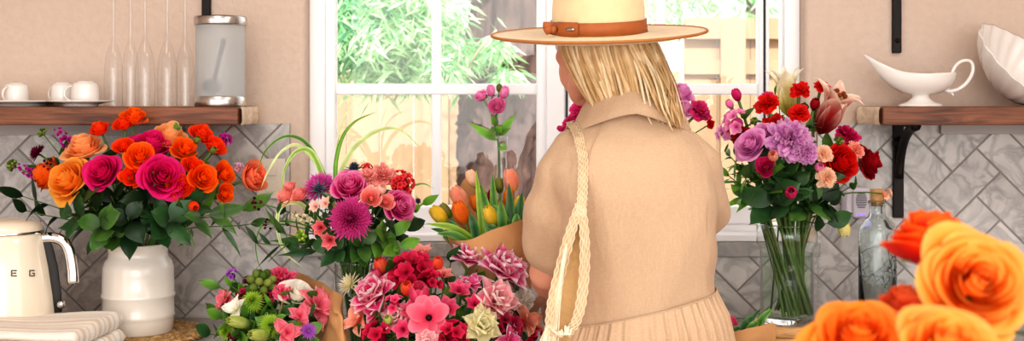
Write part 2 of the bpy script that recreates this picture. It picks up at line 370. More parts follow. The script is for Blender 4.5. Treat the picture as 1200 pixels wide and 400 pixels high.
# ---- shelves
def shelf(x0,x1,label,live,side):
    t=thing('wall_shelf',((x0+x1)/2,-0.105,1.394),label,'shelf')
    b=MB(); b.box((x0,-0.21,1.394),(x1,-0.0,1.436),(0.3,0.2,0.1)); b.build('plank',M['shelf'],t,False,0.004)
    # pale end face: brightness from the window put into its colour
    e=MB(); xe=live; s=1 if side=='r' else -1
    n=24; G=[]
    for i in range(n+1):
        y=-0.2105+0.2095*i/n; wv=0.003+0.004*math.sin(i*0.75)+0.003*math.sin(i*1.7+1)
        G.append([(xe+s*wv,y,1.3945),(xe+s*(wv+0.0035),y,1.402),(xe+s*(wv+0.0035),y,1.428),(xe+s*wv,y,1.4355)])
    e.grid(np.array(G),(0.5,0.4,0.3)); 
    e.build('end_grain',M['endgrain'],t,True)
    return t
sl=shelf(XL+0.9,-0.622,'rough brown wooden shelf with flutes and steel canister, left of the window',-0.622,'r')
sr=shelf(0.842,XR-0.6,'rough brown wooden shelf with gravy boat, right of the window',0.842,'l')
poly_mesh_boxes('cleat',[((XL+0.9,-0.0255,1.366),((215-600)*2.98/F,-0.0101,1.3935))],M['cleat'],sl,bevel=0.002)
poly_mesh_boxes('cleat',[(((1102-600)*2.98/F,-0.0255,1.369),(XR-0.6,-0.0101,1.3935))],M['cleat'],sr,bevel=0.002)
def bracket(xc,t):
    b=MB(); col=(0.02,0.02,0.02)
    b.box((xc-0.0125,-0.022,1.165),(xc+0.0125,-0.0101,1.392),col)
    b.box((xc-0.0125,-0.15,1.388),(xc+0.0125,-0.0101,1.3935),col)
    o=b.build('bracket',M['iron'],t,False,0.002)
    c=MB(); pts=[]
    for i in range(13):
        a=i/12*math.pi/2
        pts.append((xc,-0.026-0.125*(1-math.cos(a)),1.262+0.128*math.sin(a)))
    c.tube(pts,0.011,col,8); c.build('brace',M['iron'],o)
    c=MB(); c.lathe([(0.0001,0),(0.017,0),(0.017,0.010),(0.0001,0.014)],(xc,-0.0225,1.345),col,16,A=(0,-1,0)); c.build('bolt',M['iron'],o)
bracket((1053-600)*2.98/F,sr)
def upper_bracket(px,zb,label):
    x=(px-600)*2.98/F
    t=thing('shelf_bracket',(x,0,zb),label,'bracket')
    b=MB(); b.box((x-0.0105,-0.016,zb),(x+0.0105,-0.0002,1.86),(0,0,0)); b.build('upright',M['iron'],t,False,0.003)
    c=MB(); c.lathe([(0.0001,0),(0.006,0),(0.005,0.004),(0.0001,0.006)],(x,-0.0165,zb+0.03),(0,0,0),12,A=(0,-1,0)); c.build('screw',M['iron'],t)
upper_bracket(240.5,CZ-(34-HZ)*2.98/F,'black iron bracket on the wall above the steel canister')
upper_bracket(1052.5,CZ-(62-HZ)*2.98/F,'black iron bracket on the wall above the white gravy boat')
# upper shelves carried by those brackets (just above the picture)
for x0,x1,lab in ((XL+0.9,-0.60,'upper brown shelf on the black bracket above the canister'),(0.80,XR-0.6,'upper brown shelf on the black bracket above the gravy boat')):
    b=MB(); b.box((x0,-0.21,1.86),(x1,-0.0002,1.90),(0,0,0)); tag(b.build('wall_shelf',M['shelf'],None,False,0.003),lab,'shelf')

# ---- outlet, plug-in device
def box_at(name,pxa,pya,pxb,pyb,d,th,mat,parent=None,bev=0.002):
    a=P(pxa,pyb,d); c=P(pxb,pya,d)
    b=MB(); b.box((a[0],a[1],a[2]),(c[0],a[1]+th,c[2]),(0.5,0.5,0.5)); return b.build(name,mat,parent,False,bev)
t=thing('wall_outlet',P(312,209,2.99),'almond outlet plate on the marble tile behind the arching grass','outlet')
box_at('cover_plate',301,186,334,233,2.984,0.006,M['outlet'],t)
for yy in (200,219): box_at('socket',311,yy-6,324,yy+6,2.981,0.003,M['outlet'],t,0.003)
t=thing('plug_in_device',P(1005,238,2.93),'small pale lilac plug-in box with slotted grille and violet light beside the corked bottle','device')
box_at('housing',1000,220,1020,256,2.925,0.055,M['plastic'],t,0.006)
box_at('side_panel',992,222,1000,254,2.935,0.05,M['plastic'],t,0.003)
g=MB()
for k in range(9):
    yy=227+k*2.05; hw=6.5*math.sqrt(max(0.2,1-((k-4)/5.2)**2)); a=P(1009.5-hw,yy+0.5,2.9245); c=P(1009.5+hw,yy-0.5,2.9245)
    g.box((a[0],a[1]-0.0006,a[2]),(c[0],a[1]+0.001,c[2]),(0.2,0.2,0.2))
g.build('grille',M['grill'],t,False)
mled,nt,bb=mat_new('violet_led'); bb.inputs['Base Color'].default_value=(*lin((120,100,255)),1); bb.inputs['Emission Color'].default_value=(*lin((130,100,255)),1); bb.inputs['Emission Strength'].default_value=1.2
nz=nt.nodes.new('ShaderNodeTexNoise'); mxn=nt.nodes.new('ShaderNodeMix'); mxn.data_type='RGBA'; mxn.inputs[6].default_value=(*lin((120,100,255)),1); mxn.inputs[7].default_value=(*lin((150,110,255)),1); nt.links.new(nz.outputs['Fac'],mxn.inputs[0]); nt.links.new(mxn.outputs[2],bb.inputs['Base Color'])
g=MB()
for x,w in ((1006.5,1.4),(1009.5,1.0),(1012.3,1.4)):
    a=P(x-w,252.8,2.9243); c=P(x+w,250.8,2.9243); g.box((a[0],a[1]-0.0006,a[2]),(c[0],a[1]+0.001,c[2]),(0.4,0.3,1))
g.build('light',mled,t,False)

# ---- cups and saucers
def cup(px,d,wpx,hpx,hand,label,base_py):
    c=P(px,base_py,d); k=d/F; R=wpx*k/2; H=hpx*k
    t=thing('espresso_cup',c,label,'cup','white cups on the left shelf')
    b=MB()   # turned upside down: rim on the saucer
    pr=[(R*0.95,0),(R,0.001),(R*0.99,H*0.3),(R*0.97,H*0.62),(R*0.94,H*0.80),(R*0.84,H*0.925),(R*0.60,H*0.955),(R*0.60,H),(R*0.52,H),(R*0.50,H*0.95),(0.0003,H*0.94)]
    b.lathe(pr,c,(0.9,0.9,0.88),36); b.build('bowl',M['china'],t)
    h=MB(); a=np.array([math.cos(hand),math.sin(hand),0]); pts=[]
    for i in range(15):
        th=-math.pi/2+math.pi*i/14
        pts.append(c+a*(R*0.93+R*0.55*math.cos(th))+np.array([0,0,H*(0.45+0.33*math.sin(th))]))
    h.tube(pts,R*0.11,(0.9,0.9,0.88),8,flat=0.7); h.build('handle',M['china'],t)
def saucer(px,d,wpx,label,zoff=0.0):
    x=P(px,0,d); R=wpx*d/F/2; c=np.array([x[0],x[1],1.436+zoff])
    t=thing('saucer',c,label,'saucer','white saucers on the left shelf')
    b=MB(); b.lathe([(0.0004,0.004),(R*0.45,0.003),(R*0.52,0.005),(R*0.8,0.010),(R,0.0125),(R*1.0,0.0145),(R*0.8,0.0125),(R*0.5,0.0075),(0.0004,0.0065)],c,(0.9,0.9,0.88),48); b.build('plate',M['china'],t)
    f=MB(); f.lathe([(R*0.52,0.0055),(R*0.50,0.0),(R*0.46,0.0),(R*0.45,0.0045)],c,(0.8,0.85,0.9),40); f.build('foot_ring',M['china'],t)
saucer(94,2.86,78,'white saucer under the bright upside-down cup on the left shelf')
saucer(24,2.89,112,'wide white saucer at the left edge of the left shelf under two pale cups')
def zpy(z,d): return HZ+(CZ-z)*F/d
cup(100,2.86,32,26,math.pi*1.03,'bright white upside-down cup with handle to its left, nearest the flutes',zpy(1.4435,2.86))
cup(73,2.91,26,24,math.pi*0.9,'white cup half hidden behind the bright cup on the shelf',zpy(1.4445,2.91))
cup(19,2.88,29,24,-math.pi*0.62,'white cup at the far left of the shelf, handle turned to the viewer',zpy(1.4435,2.88))

# ---- upside-down champagne flutes
FL=[(133,2.87,22,'leftmost upside-down champagne flute on the left shelf'),(153,2.84,20,'upside-down champagne flute second from left on the shelf'),
    (170,2.82,24,'upside-down champagne flute at the middle of the five, standing forward'),(196,2.85,24,'upside-down champagne flute second from the steel canister'),
    (217,2.86,22,'upside-down champagne flute closest to the steel canister')]
for px,d,w,lab in FL:
    x=P(px,0,d); c=np.array([x[0],x[1],1.4362]); R=w*d/F/2; Hb=0.158
    t=thing('champagne_flute',c,lab,'glass','upside-down champagne flutes')
    pr=[(R*0.93,0),(R*0.97,0.03),(R*0.99,0.055),(R*0.95,0.085),(R*0.80,0.115),(R*0.52,0.138),(R*0.26,0.152),(0.0042,0.163),(0.0036,0.19),(0.0036,0.285)]
    inner=[(0.0006,0.150),(R*0.24-0.001,0.147),(R*0.49-0.001,0.134),(R*0.77-0.001,0.112),(R*0.92-0.001,0.083),(R*0.965-0.001,0.055),(R*0.945-0.001,0.03),(R*0.93-0.001,0)]
    b=MB(); b.lathe(pr[::-1]+[],c,(1,1,1),32); b.build('bowl',M['thin_glass'],t)
    f=MB(); f.lathe([(0.0036,0.2855),(0.006,0.288),(R*1.3,0.2915),(R*1.35,0.293),(R*1.3,0.2945),(0.0006,0.295)],c,(1,1,1),32); f.build('foot',M['thin_glass'],t)

# ---- steel and frosted glass canister with a scoop in it
cx=P(258.5,0,2.86); c=np.array([cx[0],cx[1],1.4362]); k=2.86/F; R=30*k
t=thing('canister',c,'frosted glass canister with brushed steel lid and base on the left shelf','canister')
b=MB(); b.lathe([(0.0005,0),(R*0.97,0),(R*0.99,0.002),(R*0.99,0.022),(R*0.96,0.024),(0.0005,0.024)],c,(1,1,1),48); b.build('base',M['steel'],t)
b=MB(); zt=0.188; b.lathe([(R*0.95,0.0245),(R*0.95,zt)],c,(1,1,1),48); b.build('jar',M['frost'],t)
b=MB(); b.lathe([(0.0005,zt+0.0005),(R*1.0,zt+0.0005),(R*1.02,zt+0.003),(R*1.02,zt+0.018),(R*0.98,zt+0.0215),(0.0005,zt+0.0225)],c,(1,1,1),48); b.build('lid',M['steel'],t)
sc=thing('scoop',c+np.array([-0.01,0,0.03]),'dark scoop leaning inside the frosted canister','scoop')
a0=c+np.array([-0.012,-0.022,0.05]); a1=c+np.array([0.016,-0.034,0.155])
b=MB(); b.tube([a0,a0*0.5+a1*0.5,a1],[0.0045,0.005,0.006],(0.06,0.06,0.06),10); b.build('handle',M['dark'],sc)
b=MB(); b.ball(a0+np.array([-0.004,0.004,-0.004]),0.022,(0.1,0.1,0.1),16,10,A=(0.3,0,1),st=0.8); b.build('cup_end',M['dark'],sc)

# ---- gravy boat
d=2.87; k=d/F
t=thing('gravy_boat',np.array([P(1079,0,d)[0],-0.13,1.4362]),'white china gravy boat with looped handle on the right shelf','gravy boat')
def zc(py): return CZ-(py-HZ)*k
def xc_(px): return (px-600)*k
bx=xc_(1079); by=-0.13
b=MB(); z0=1.4362
b.lathe([(0.0005,0.001),(26*k,0),(26.5*k,0.0025),(24*k,0.005),(16*k,0.011),(10.5*k,0.019),(10*k,0.026),(14*k,0.031)],(bx,by,z0),(0.9,0.9,0.9),40,sy=0.72); b.build('foot',M['china'],t)
# bowl: rings from bottom to lip, the lip pulled out into a long raised spout on the left
b=MB(); n=56; G=[]
for i,(v,ri,zi) in enumerate([(0,9,0.028),(0.12,22,0.031),(0.3,31,0.040),(0.5,37,0.052),(0.7,40,0.064),(0.88,41,0.074),(1.0,41.5,0.080),(1.0,39.8,0.080),(0.85,38.5,0.073),(0.6,36,0.06),(0.3,28,0.046),(0.1,16,0.038),(0,0.3,0.036)]):
    row=[]
    for j in range(n):
        th=2*math.pi*j/n; cx0=math.cos(th); sn=math.sin(th)
        sp=max(0,-cx0)**5*v**1.6
        x=bx+ri*k*cx0-(26*k)*sp; y=by+0.62*ri*k*sn*(1-0.45*max(0,-cx0)**1.5*v)
        z=z0+zi+ (0.042)*sp + 0.010*max(0,cx0)**2*v*0 -0.004*(1-abs(cx0))*v
        row.append((x,y,z))
    G.append(row)
b.grid(np.array(G),(0.9,0.9,0.9),closed=True); b.build('bowl',M['china'],t)
h=MB(); pts=[(xc_(p),by,zc(q)) for p,q in ((1104,104),(1112,107),(1122,105),(1132,98),(1139,87),(1140,77),(1136,71.5),(1128,71.5),(1121,76),(1116,85),(1113,95),(1110,103),(1115,109),(1117,112))]
from itertools import chain
def smooth_path(p,n=4):
    p=np.asarray(p,float); out=[]
    q=np.vstack([2*p[0]-p[1],p,2*p[-1]-p[-2]])
    for i in range(1,len(q)-2):
        for s in np.linspace(0,1,n,endpoint=False):
            a,b_,c_,d_=q[i-1],q[i],q[i+1],q[i+2]
            out.append(0.5*((2*b_)+(-a+c_)*s+(2*a-5*b_+4*c_-d_)*s*s+(-a+3*b_-3*c_+d_)*s**3))
    out.append(p[-1]); return np.array(out)
sp_=smooth_path(pts,4); h.tube(sp_,np.linspace(0.0052,0.0032,len(sp_)),(0.9,0.9,0.9),10); h.build('handle',M['china'],t)

# ---- ribbed shell dish standing on its side
d=2.88; k=d/F
t=thing('shell_dish',(P(1205,0,d)[0],-0.12,1.4362),'white ribbed shell-shaped dish at the right edge of the right shelf','dish')
C0=np.array(P(1197,80,d)); ax=nrm((0.36,-0.62,0.62)); ux=nrm(np.cross(ax,(0,1,0.2))); 
ux=nrm(np.array((-1.0,-0.1,0.45))-np.dot((-1.0,-0.1,0.45),ax)*ax); uy=np.cross(ax,ux)
b=MB(); G=[]; n=120
for (rv,hv,o) in [(0.02,-0.062,0),(0.25,-0.058,0),(0.5,-0.045,0),(0.72,-0.022,0),(0.9,0.006,0),(1.0,0.030,0),(1.01,0.034,0),(0.97,0.033,1),(0.86,0.008,1),(0.68,-0.018,1),(0.45,-0.040,1),(0.2,-0.052,1),(0.02,-0.056,1)]:
    row=[]
    for j in range(n):
        th=2*math.pi*j/n; rib=1+0.022*math.cos(18*th)*min(1,rv*1.4)
        r=0.118*rv*rib*(1+0.28*max(0,math.cos(th))**3)
        row.append(C0+ux*r*math.cos(th)+uy*r*0.85*math.sin(th)+ax*(hv+0.02*max(0,math.cos(th))**2*rv))
    G.append(row)
G=np.array(G); dz=1.4366-G[...,2].min(); G[...,2]+=dz; b.grid(G,(0.9,0.9,0.9),closed=True); b.build('bowl',M['china'],t)

# ---- corked glass bottle
d=2.78; k=d/F; cx=P(1028,0,d); c=np.array([cx[0],cx[1],0.9205]); z=lambda py: CZ-(py-HZ)*k-0.9205
R=21.5*k
t=thing('glass_bottle',c,'clear embossed glass bottle with cork stopper behind the orange roses','bottle')
pr=[(0.0005,0.001),(R*0.96,0.0),(R,0.004),(R,z(292)),(R*0.985,z(290)),(R*0.985,z(286)),(R,z(284)),(R,z(272)),(R*0.93,z(264)),(R*0.74,z(258)),(R*0.48,z(254)),(R*0.42,z(250)),(R*0.42,z(240)),(R*0.50,z(239)),(R*0.50,z(235.5)),(R*0.44,z(235)),
    (R*0.33,z(235)),(R*0.33,z(250)),(R*0.40,z(256)),(R*0.68,z(261)),(R*0.88,z(267)),(R*0.93,z(274)),(R*0.93,0.012),(0.0005,0.010)]
b=MB(); b.lathe(pr,c,(1,1,1),48)
b.build('body',M['bottle'],t)
e=MB(); rr=random.Random(3)
for i in range(26):   # raised vine pattern pressed into the glass
    a=math.radians(200+rr.random()*140); zz=z(300)-rr.random()*0.07; pts=[]
    for s in range(6):
        aa=a+0.09*s*rr.choice((1,-1))*0.6; pts.append(c+np.array([(R+0.0004)*math.cos(aa),(R+0.0004)*math.sin(aa),zz+0.005*s*math.sin(i+s)]))
    e.tube(pts,0.0011,(1,1,1),5)
e.build('embossing',M['bottle'],t)
b=MB(); b.lathe([(0.0005,z(241)),(R*0.31,z(241)),(R*0.36,z(233)),(R*0.38,z(223)),(R*0.36,z(222)),(0.0005,z(221.8))],c,(0.6,0.4,0.2),24); b.build('cork',M['cork'],t)

# ---- crock, placemat
d0=2.76; k=d0/F; cx=P(162,0,d0); mat_z=0.9205
t=thing('placemat',(cx[0],cx[1],mat_z),'round woven seagrass placemat under the white crock','placemat')
R=0.158; rr=random.Random(8); pb=MB()
ring=0
for r in np.arange(0.012,R,0.0125):
    n=int(2*math.pi*r/0.017)+3
    for j in range(n):
        a=2*math.pi*(j+0.5*(ring%2))/n; ctr=np.array([cx[0]+r*math.cos(a),cx[1]+r*math.sin(a),mat_z+0.006])
        tdir=np.array([-math.sin(a),math.cos(a),0]); rad=np.array([math.cos(a),math.sin(a),0]); s=rr.random()
        dirv=nrm(tdir+rad*0.75*(1 if ring%2 else -1)); cc=lin((214-50*s,176-50*s,122-45*s))
        pts=[ctr-dirv*0.013-np.array([0,0,0.003]),ctr-dirv*0.006+np.array([0,0,0.0022]),ctr+dirv*0.006+np.array([0,0,0.0022]),ctr+dirv*0.013-np.array([0,0,0.003])]
        pb.tube(pts,[0.002,0.0048,0.0048,0.002],cc,6,flat=0.6)
    ring+=1
pb.lathe([(0.0005,0.0005),(R-0.006,0.0005),(R-0.004,0.004),(0.0005,0.005)],(cx[0],cx[1],mat_z),lin((160,120,76)),48)
pb.build('weave',M['straw'],t)
CR=np.array([cx[0],cx[1],mat_z+0.0105]); k=d0/F
t=thing('crock',CR,'white glazed stoneware crock vase full of orange and pink roses','vase')
zz=lambda py: (398-py)*k
Ro=41*k
pr=[(0.0005,0.001),(Ro*0.93,0.0),(Ro*0.97,0.003),(Ro*0.985,zz(384)),(Ro*1.0,zz(380)),(Ro*1.03,zz(377.5)),(Ro*1.0,zz(375)),(Ro*0.995,zz(358)),(Ro*1.03,zz(355.5)),(Ro*1.035,zz(353.5)),(Ro*1.0,zz(351)),(Ro*0.995,zz(330)),(Ro*0.985,zz(322)),(Ro*0.93,zz(315)),(Ro*0.84,zz(310.5)),(Ro*0.82,zz(305)),(Ro*0.86,zz(298)),(Ro*0.89,zz(295.5)),(Ro*0.87,zz(294)),(Ro*0.80,zz(295)),(Ro*0.76,zz(304)),(Ro*0.86,zz(318)),(Ro*0.90,zz(330)),(Ro*0.9,0.01),(0.0005,0.008)]
b=MB(); b.lathe(pr,CR,(0.9,0.9,0.88),64); b.build('body',M['crock'],t)

# ---- kettle
d=2.66; k=d/F; cx=P(6,0,d); c=np.array([cx[0],cx[1],0.9205])
z=lambda py: CZ-(py-HZ)*k-0.9205
t=thing('kettle',c,'cream retro electric kettle with chrome handle at the left edge of the worktop','kettle')
pr=[(0.0005,0.026),(62*k,0.026),(61.5*k,0.034),(58*k,z(345)),(53*k,z(312)),(48.5*k,z(290)),(45*k,z(277)),(43*k,z(273)),(0.0005,z(272.5))]
b=MB(); b.lathe(pr,c,(0.9,0.85,0.75),64); b.build('body',M['enamel'],t)
b=MB(); b.lathe([(0.0005,0.0),(64*k,0.0),(64.5*k,0.006),(63.5*k,0.020),(60*k,0.0255),(0.0005,0.0255)],c,(0.9,0.85,0.75),64); b.build('power_base',M['enamel'],t)
b=MB(); b.lathe([(43.2*k,z(273)),(43.8*k,z(271.5)),(43.2*k,z(270))],c,(1,1,1),64); b.build('lid_rim',M['chrome'],t)
b=MB(); b.lathe([(43*k,z(270.3)),(42*k,z(266)),(38*k,z(261)),(30*k,z(257.5)),(16*k,z(255.5)),(0.0005,z(255))],c,(0.9,0.85,0.75),64); b.build('lid',M['enamel'],t)
# chrome spine and handle, on the right
b=MB(); pts=[(c[0]+px*k,c[1]-0.004,c[2]+z(py)) for px,py in ((45,277),(50,290),(55,312),(59.5,345),(62,366))]
b.tube(pts,[0.010,0.013,0.014,0.014,0.010],(0.1,0.1,0.1),10,flat=0.55,side=(1,0,0)); b.build('spine',M['dark'],t)
b=MB(); pts=smooth_path([(c[0]+px*k,c[1]-0.004,c[2]+z(py)) for px,py in ((44,279),(56,278.5),(66,281),(73,288),(77,300),(79.5,316),(80.5,332))],5)
b.tube(pts,np.linspace(0.009,0.0105,len(pts)),(1,1,1),14,flat=1.3); b.build('handle',M['chrome'],t)
b=MB(); b.lathe([(0.0005,-0.008),(0.006,-0.008),(0.009,-0.004),(0.009,0.004),(0.006,0.008),(0.0005,0.008)],(c[0]+68*k,c[1]-0.01,c[2]+z(356)),(1,1,1),20,A=(1,-0.3,0.2)); b.tube([(c[0]+60*k,c[1],c[2]+z(360)),(c[0]+68*k,c[1]-0.01,c[2]+z(356))],0.004,(1,1,1),8); b.build('lever',M['chrome'],t)
# raised chrome letters around the front of the body: S M E G
kb=BVHTree.FromPolygons([Vector(v) for v in np.concatenate([[c+np.array([r*math.cos(a),r*math.sin(a),zz_]) for a in np.arange(64)*2*math.pi/64] for r,zz_ in pr])],
    [(i*64+j,i*64+(j+1)%64,(i+1)*64+(j+1)%64,(i+1)*64+j) for i in range(len(pr)-1) for j in range(64)])
def proj(px,py,bvh,off=0.001):
    o=Vector((0,CY,CZ)); dv=Vector(P(px,py,1.0))-o; dv.normalize(); h=bvh.ray_cast(o,dv)
    if h[0] is None:
        h=bvh.find_nearest(Vector(P(px,py,2.2)))
    return np.array(h[0]-dv*off)
L5={'S':[((1,1),(-1,1)),((-1,1),(-1,0)),((-1,0),(1,0)),((1,0),(1,-1)),((1,-1),(-1,-1))],'M':[((-1,-1),(-1,1)),((-1,1),(0,-0.2)),((0,-0.2),(1,1)),((1,1),(1,-1))],
    'E':[((1,1),(-1,1)),((-1,1),(-1,-1)),((-1,-1),(1,-1)),((-1,0),(0.8,0))],'G':[((1,1),(-1,1)),((-1,1),(-1,-1)),((-1,-1),(1,-1)),((1,-1),(1,0)),((1,0),(0.1,0))]}
for ch,px in (('S',-29),('M',-7),('E',16.5),('G',37.5)):
    g=MB()
    for (a,b_) in L5[ch]:
        p=[]
        for s in np.linspace(0,1,3):
            u=a[0]+(b_[0]-a[0])*s; v=a[1]+(b_[1]-a[1])*s
            p.append(proj(px+u*3.0*(0.9 if px>30 else 1),320.5-v*3.2,kb,0.0012))
        g.tube(p,0.0014,(0.4,0.4,0.4),6)
    g.build('letter',M['badge'],t)

# ---- folded striped towel in the left corner
t=thing('tea_towel',(-0.93,-0.48,0.9205),'white and beige striped tea towel folded in a stack at the lower left corner','towel')
b=MB(); 
ly=[(0.9215,0.040,-1.30,-0.835),(0.9620,0.036,-1.30,-0.840)]
for li,(z0,th,xa,xb) in enumerate(ly):
    n=36; G=[];CC=[]
    loop=[(xa,0.02),(xa,0.98)]+[(xa+(xb-xa)*q,1.0) for q in np.linspace(0.05,0.96,26)]+[(xb-0.006+0.012*math.cos(a),0.5+0.5*math.sin(a)) for a in np.linspace(1.3,-1.3,9)]+[(xa+(xb-xa)*q,0.0) for q in np.linspace(0.96,0.05,26)]
    for i in range(n+1):
        y=-0.36-0.26*i/n; row=[];cr=[]
        sag=0.0
        for (x,h) in loop:
            wob=0.0025*math.sin(x*23+li*2+y*14)*h+0.0015*math.sin(y*60+x*9)*h
            edge=min(i,n-i)/3.0; hh=0.5+(h-0.5)*min(1,math.sqrt(min(1,edge)+0.05))
            row.append((x-0.03*(y+0.36)*-1*0+0.15*(y+0.36)*0.4,y,z0+th*hh+wob))
            sx=(y*38+li*0.7)%1.0; st=(lin((226,204,178)) if sx<0.36 else lin((244,236,226)))
            cr.append(st)
        G.append(row);CC.append(cr)
    bb_=MB(); bb_.grid(np.array(G),np.array(CC),closed=True)
    n0=len(loop); bb_.f.append(tuple(range(n0))); bb_.f.append(tuple(n*n0+j for j in range(n0))[::-1])
    bb_.build('fold',M['cloth'],t)

# ---- right vase (glass, water), wooden risers
d=2.66; k=d/F; cx=P(922,0,d); VR=np.array([cx[0],cx[1],0.0]); 
z=lambda py: CZ-(py-HZ)*k
t=thing('wood_riser',(cx[0],cx[1],0.9205),'pair of stacked round wooden discs under the right glass vase','riser')
b=MB(); b.lathe([(0.0005,0.9205),(33*k,0.9205),(34*k,0.924),(34*k,0.944),(33*k,0.9465),(0.0005,0.9465)],(cx[0],cx[1],0),(0.5,0.3,0.1),48); b.build('lower_disc',M['riser'],t)
b=MB(); b.lathe([(0.0005,0.947),(35*k,0.947),(36*k,0.951),(36*k,0.966),(35*k,0.969),(0.0005,0.969)],(cx[0],cx[1],0),(0.5,0.3,0.1),48); b.build('upper_disc',M['riser'],t)
VB=0.9695; VT=z(263); Rv=31*k
t=thing('glass_vase',(cx[0],cx[1],VB),'clear glass vase of green stems on a wooden riser at the right','vase')
b=MB(); b.lathe([(0.0005,VB),(Rv*0.97,VB),(Rv,VB+0.004),(Rv,z(290)),(Rv*1.13,z(286)),(Rv*1.13,VT),(Rv*1.09,VT+0.001)],(cx[0],cx[1],0),(1,1,1),56); b.build('body',M['vase_glass'],t)
an_=np.linspace(0,2*math.pi,57); b=MB(); b.tube(np.stack([cx[0]+Rv*1.11*np.cos(an_),cx[1]+Rv*1.11*np.sin(an_),np.full(57,VT)],1),0.0022,(1,1,1),8); b.build('rim',M['glass'],t)
b=MB(); b.lathe([(0.0005,VB+0.001),(Rv*0.95,VB+0.001),(Rv*0.97,VB+0.006),(Rv*0.92,VB+0.011),(0.0005,VB+0.009)],(cx[0],cx[1],0),(1,1,1),48); b.build('thick_base',M['glass'],t)
tag(MB().lathe([(0.0005,VB+0.0125),(Rv*0.935,VB+0.0145),(Rv*0.935,z(296)),(0.0005,z(296))],(cx[0],cx[1],0),(1,1,1),48).build('vase_water',M['water'],None),'clear water standing in the right glass vase','water')

# ---- middle vase (clear), bud vase on the window ledge
d=2.56; k=d/F; cx=P(418,0,d); VM=np.array([cx[0],cx[1],0.9205]); VMT=CZ-(307-HZ)*k; Rm=26*k
t=thing('glass_vase',VM,'clear glass vase of mixed pink flowers in front of the left window pane','vase')
b=MB(); b.lathe([(0.0005,0),(Rm*0.8,0),(Rm*0.84,0.004),(Rm*0.9,0.08),(Rm,VMT-0.9205),(Rm*0.97,VMT-0.9205)],VM,(1,1,1),48); b.build('body',M['vase_glass'],t)
b=MB(); b.tube(np.stack([VM[0]+Rm*0.985*np.cos(an_),VM[1]+Rm*0.985*np.sin(an_),np.full(57,VMT)],1),0.0016,(1,1,1),8); b.build('rim',M['glass'],t)
d=2.985; k=d/F; cx=P(588,0,d); VBU=np.array([cx[0],0.03,1.1242]); k=(0.03-CY)/F
t=thing('bud_vase',VBU,'slender clear bud vase with a pink spray rose on the window ledge','vase')
zz=lambda py: CZ-(py-HZ)*k-1.1242
b=MB(); b.lathe([(0.0005,0.001),(15*k,0),(16.5*k,0.005),(16*k,zz(245)),(11*k,zz(225)),(6.5*k,zz(205)),(5.5*k,zz(180)),(7*k,zz(160)),(6.2*k,zz(160))],VBU,(1,1,1),40); b.build('body',M['vase_glass'],t)

# ---- garden outside
struct(poly_mesh_boxes('ground',[((-9,0.3,-0.25),(9,14,-0.2))],M['ground']))
def fence(x0,x1,Y,ztop,label,rails):
    t=thing('fence',((x0+x1)/2,Y,-0.2),label,'fence')
    rr=random.Random(int(x0*10)); b=MB(); x=x0
    while x<x1:
        b.box((x,Y,-0.2),(x+0.186,Y+0.02+0.004*rr.random(),ztop),(0.5,0.4,0.3)); x+=0.19
    b.build('boards',M['fence'],t,False)
    for (za,zb_,yo) in rails:
        q=MB(); q.box((x0,Y-yo,za),(x1,Y,zb_),(0.5,0.4,0.3)); q.build('rail',M['fence'],t,False)
    for xp in np.arange(x0+0.2,x1,2.4):
        q=MB(); q.box((xp,Y-0.06,-0.2),(xp+0.14,Y,ztop-0.02),(0.5,0.4,0.3)); q.build('post',M['fence'],t,False)
fence(-5.5,0.95,4.0,1.62,'pale vertical board garden fence seen through the left window',[(0.1,0.19,0.03)])
fence(0.98,5.5,4.0,1.90,'pale board fence with top rail seen through the right window',[(1.80,1.92,0.05),(1.60,1.68,0.03),(0.1,0.19,0.03)])
# tree trunk, forked
t=thing('tree',P(590,400,5.4)*np.array([1,1,0])+np.array([0,0,-0.2]),'brown forked tree trunk with drooping green branches outside the left window','tree')
def trunk(pts,rad,seed,name='trunk'):
    rg=np.random.default_rng(seed); pts=smooth_path(pts,16); rad=np.interp(np.linspace(0,1,len(pts)),np.linspace(0,1,len(rad)),rad); n=72
    b=MB(); G=np.zeros((len(pts),n,3)); an=np.arange(n)*2*math.pi/n; ph=rg.random(8)*6
    for i,p in enumerate(pts):
        rr_=rad[i]*(1+0.04*np.sin(5*an+ph[0]+i*0.05)+0.03*np.sin(13*an+ph[1]-i*0.12)+0.03*np.sin(23*an+ph[2]+i*0.2)+0.04*rg.normal(size=n))
        G[i]=p+np.stack([np.cos(an)*rr_,np.sin(an)*rr_,np.zeros(n)],1)
    b.grid(G,(0.4,0.3,0.25),closed=True); return b.build(name,M['bark'],t)
D=5.4
trunk([P(590,560,D),P(588,400,D),P(586,220,D),P(590,130,D),P(610,40,D),P(616,-60,D),P(622,-200,D)],[0.22,0.19,0.18,0.175,0.115,0.10,0.09],1)
trunk([P(570,150,D+0.05),P(562,90,D+0.1),P(568,30,D+0.12),P(575,-80,D+0.1),P(585,-200,D+0.1)],[0.12,0.085,0.075,0.07,0.06],2,'fork')
def garden_leaves(b,rg,centers,per,L,cols,droop=0.6):
    for (c,r) in centers:
        cols=gd if (c[0]<-0.62 and c[1]<4) else gc
        for i in range(per):
            p=np.array(c)+rg.normal(size=3)*np.array([r,r*0.8,r*0.7])
            th=rg.random()*2*math.pi; dr=nrm((math.cos(th),math.sin(th)*0.6,-droop+rg.normal()*0.4)); sd=nrm(np.cross(dr,rg.normal(size=3)))
            l=L*(0.6+0.7*rg.random()); w=l*0.085; cc=lin(cols[rg.integers(len(cols))])
            m=p+dr*l*0.45; e=p+dr*l+np.array([0,0,-0.12*l])
            b.add([p,m+sd*w,e,m-sd*w],[(0,1,2,3)],cc)
rg=np.random.default_rng(4)
gc=[(180,220,165),(206,238,190),(150,204,140),(226,248,214),(120,182,125)]  # greens whitened so the leaf colour carries the overexposed haze
gd=[(96,160,120),(130,190,140),(76,140,104),(160,214,160)]
cent=[]
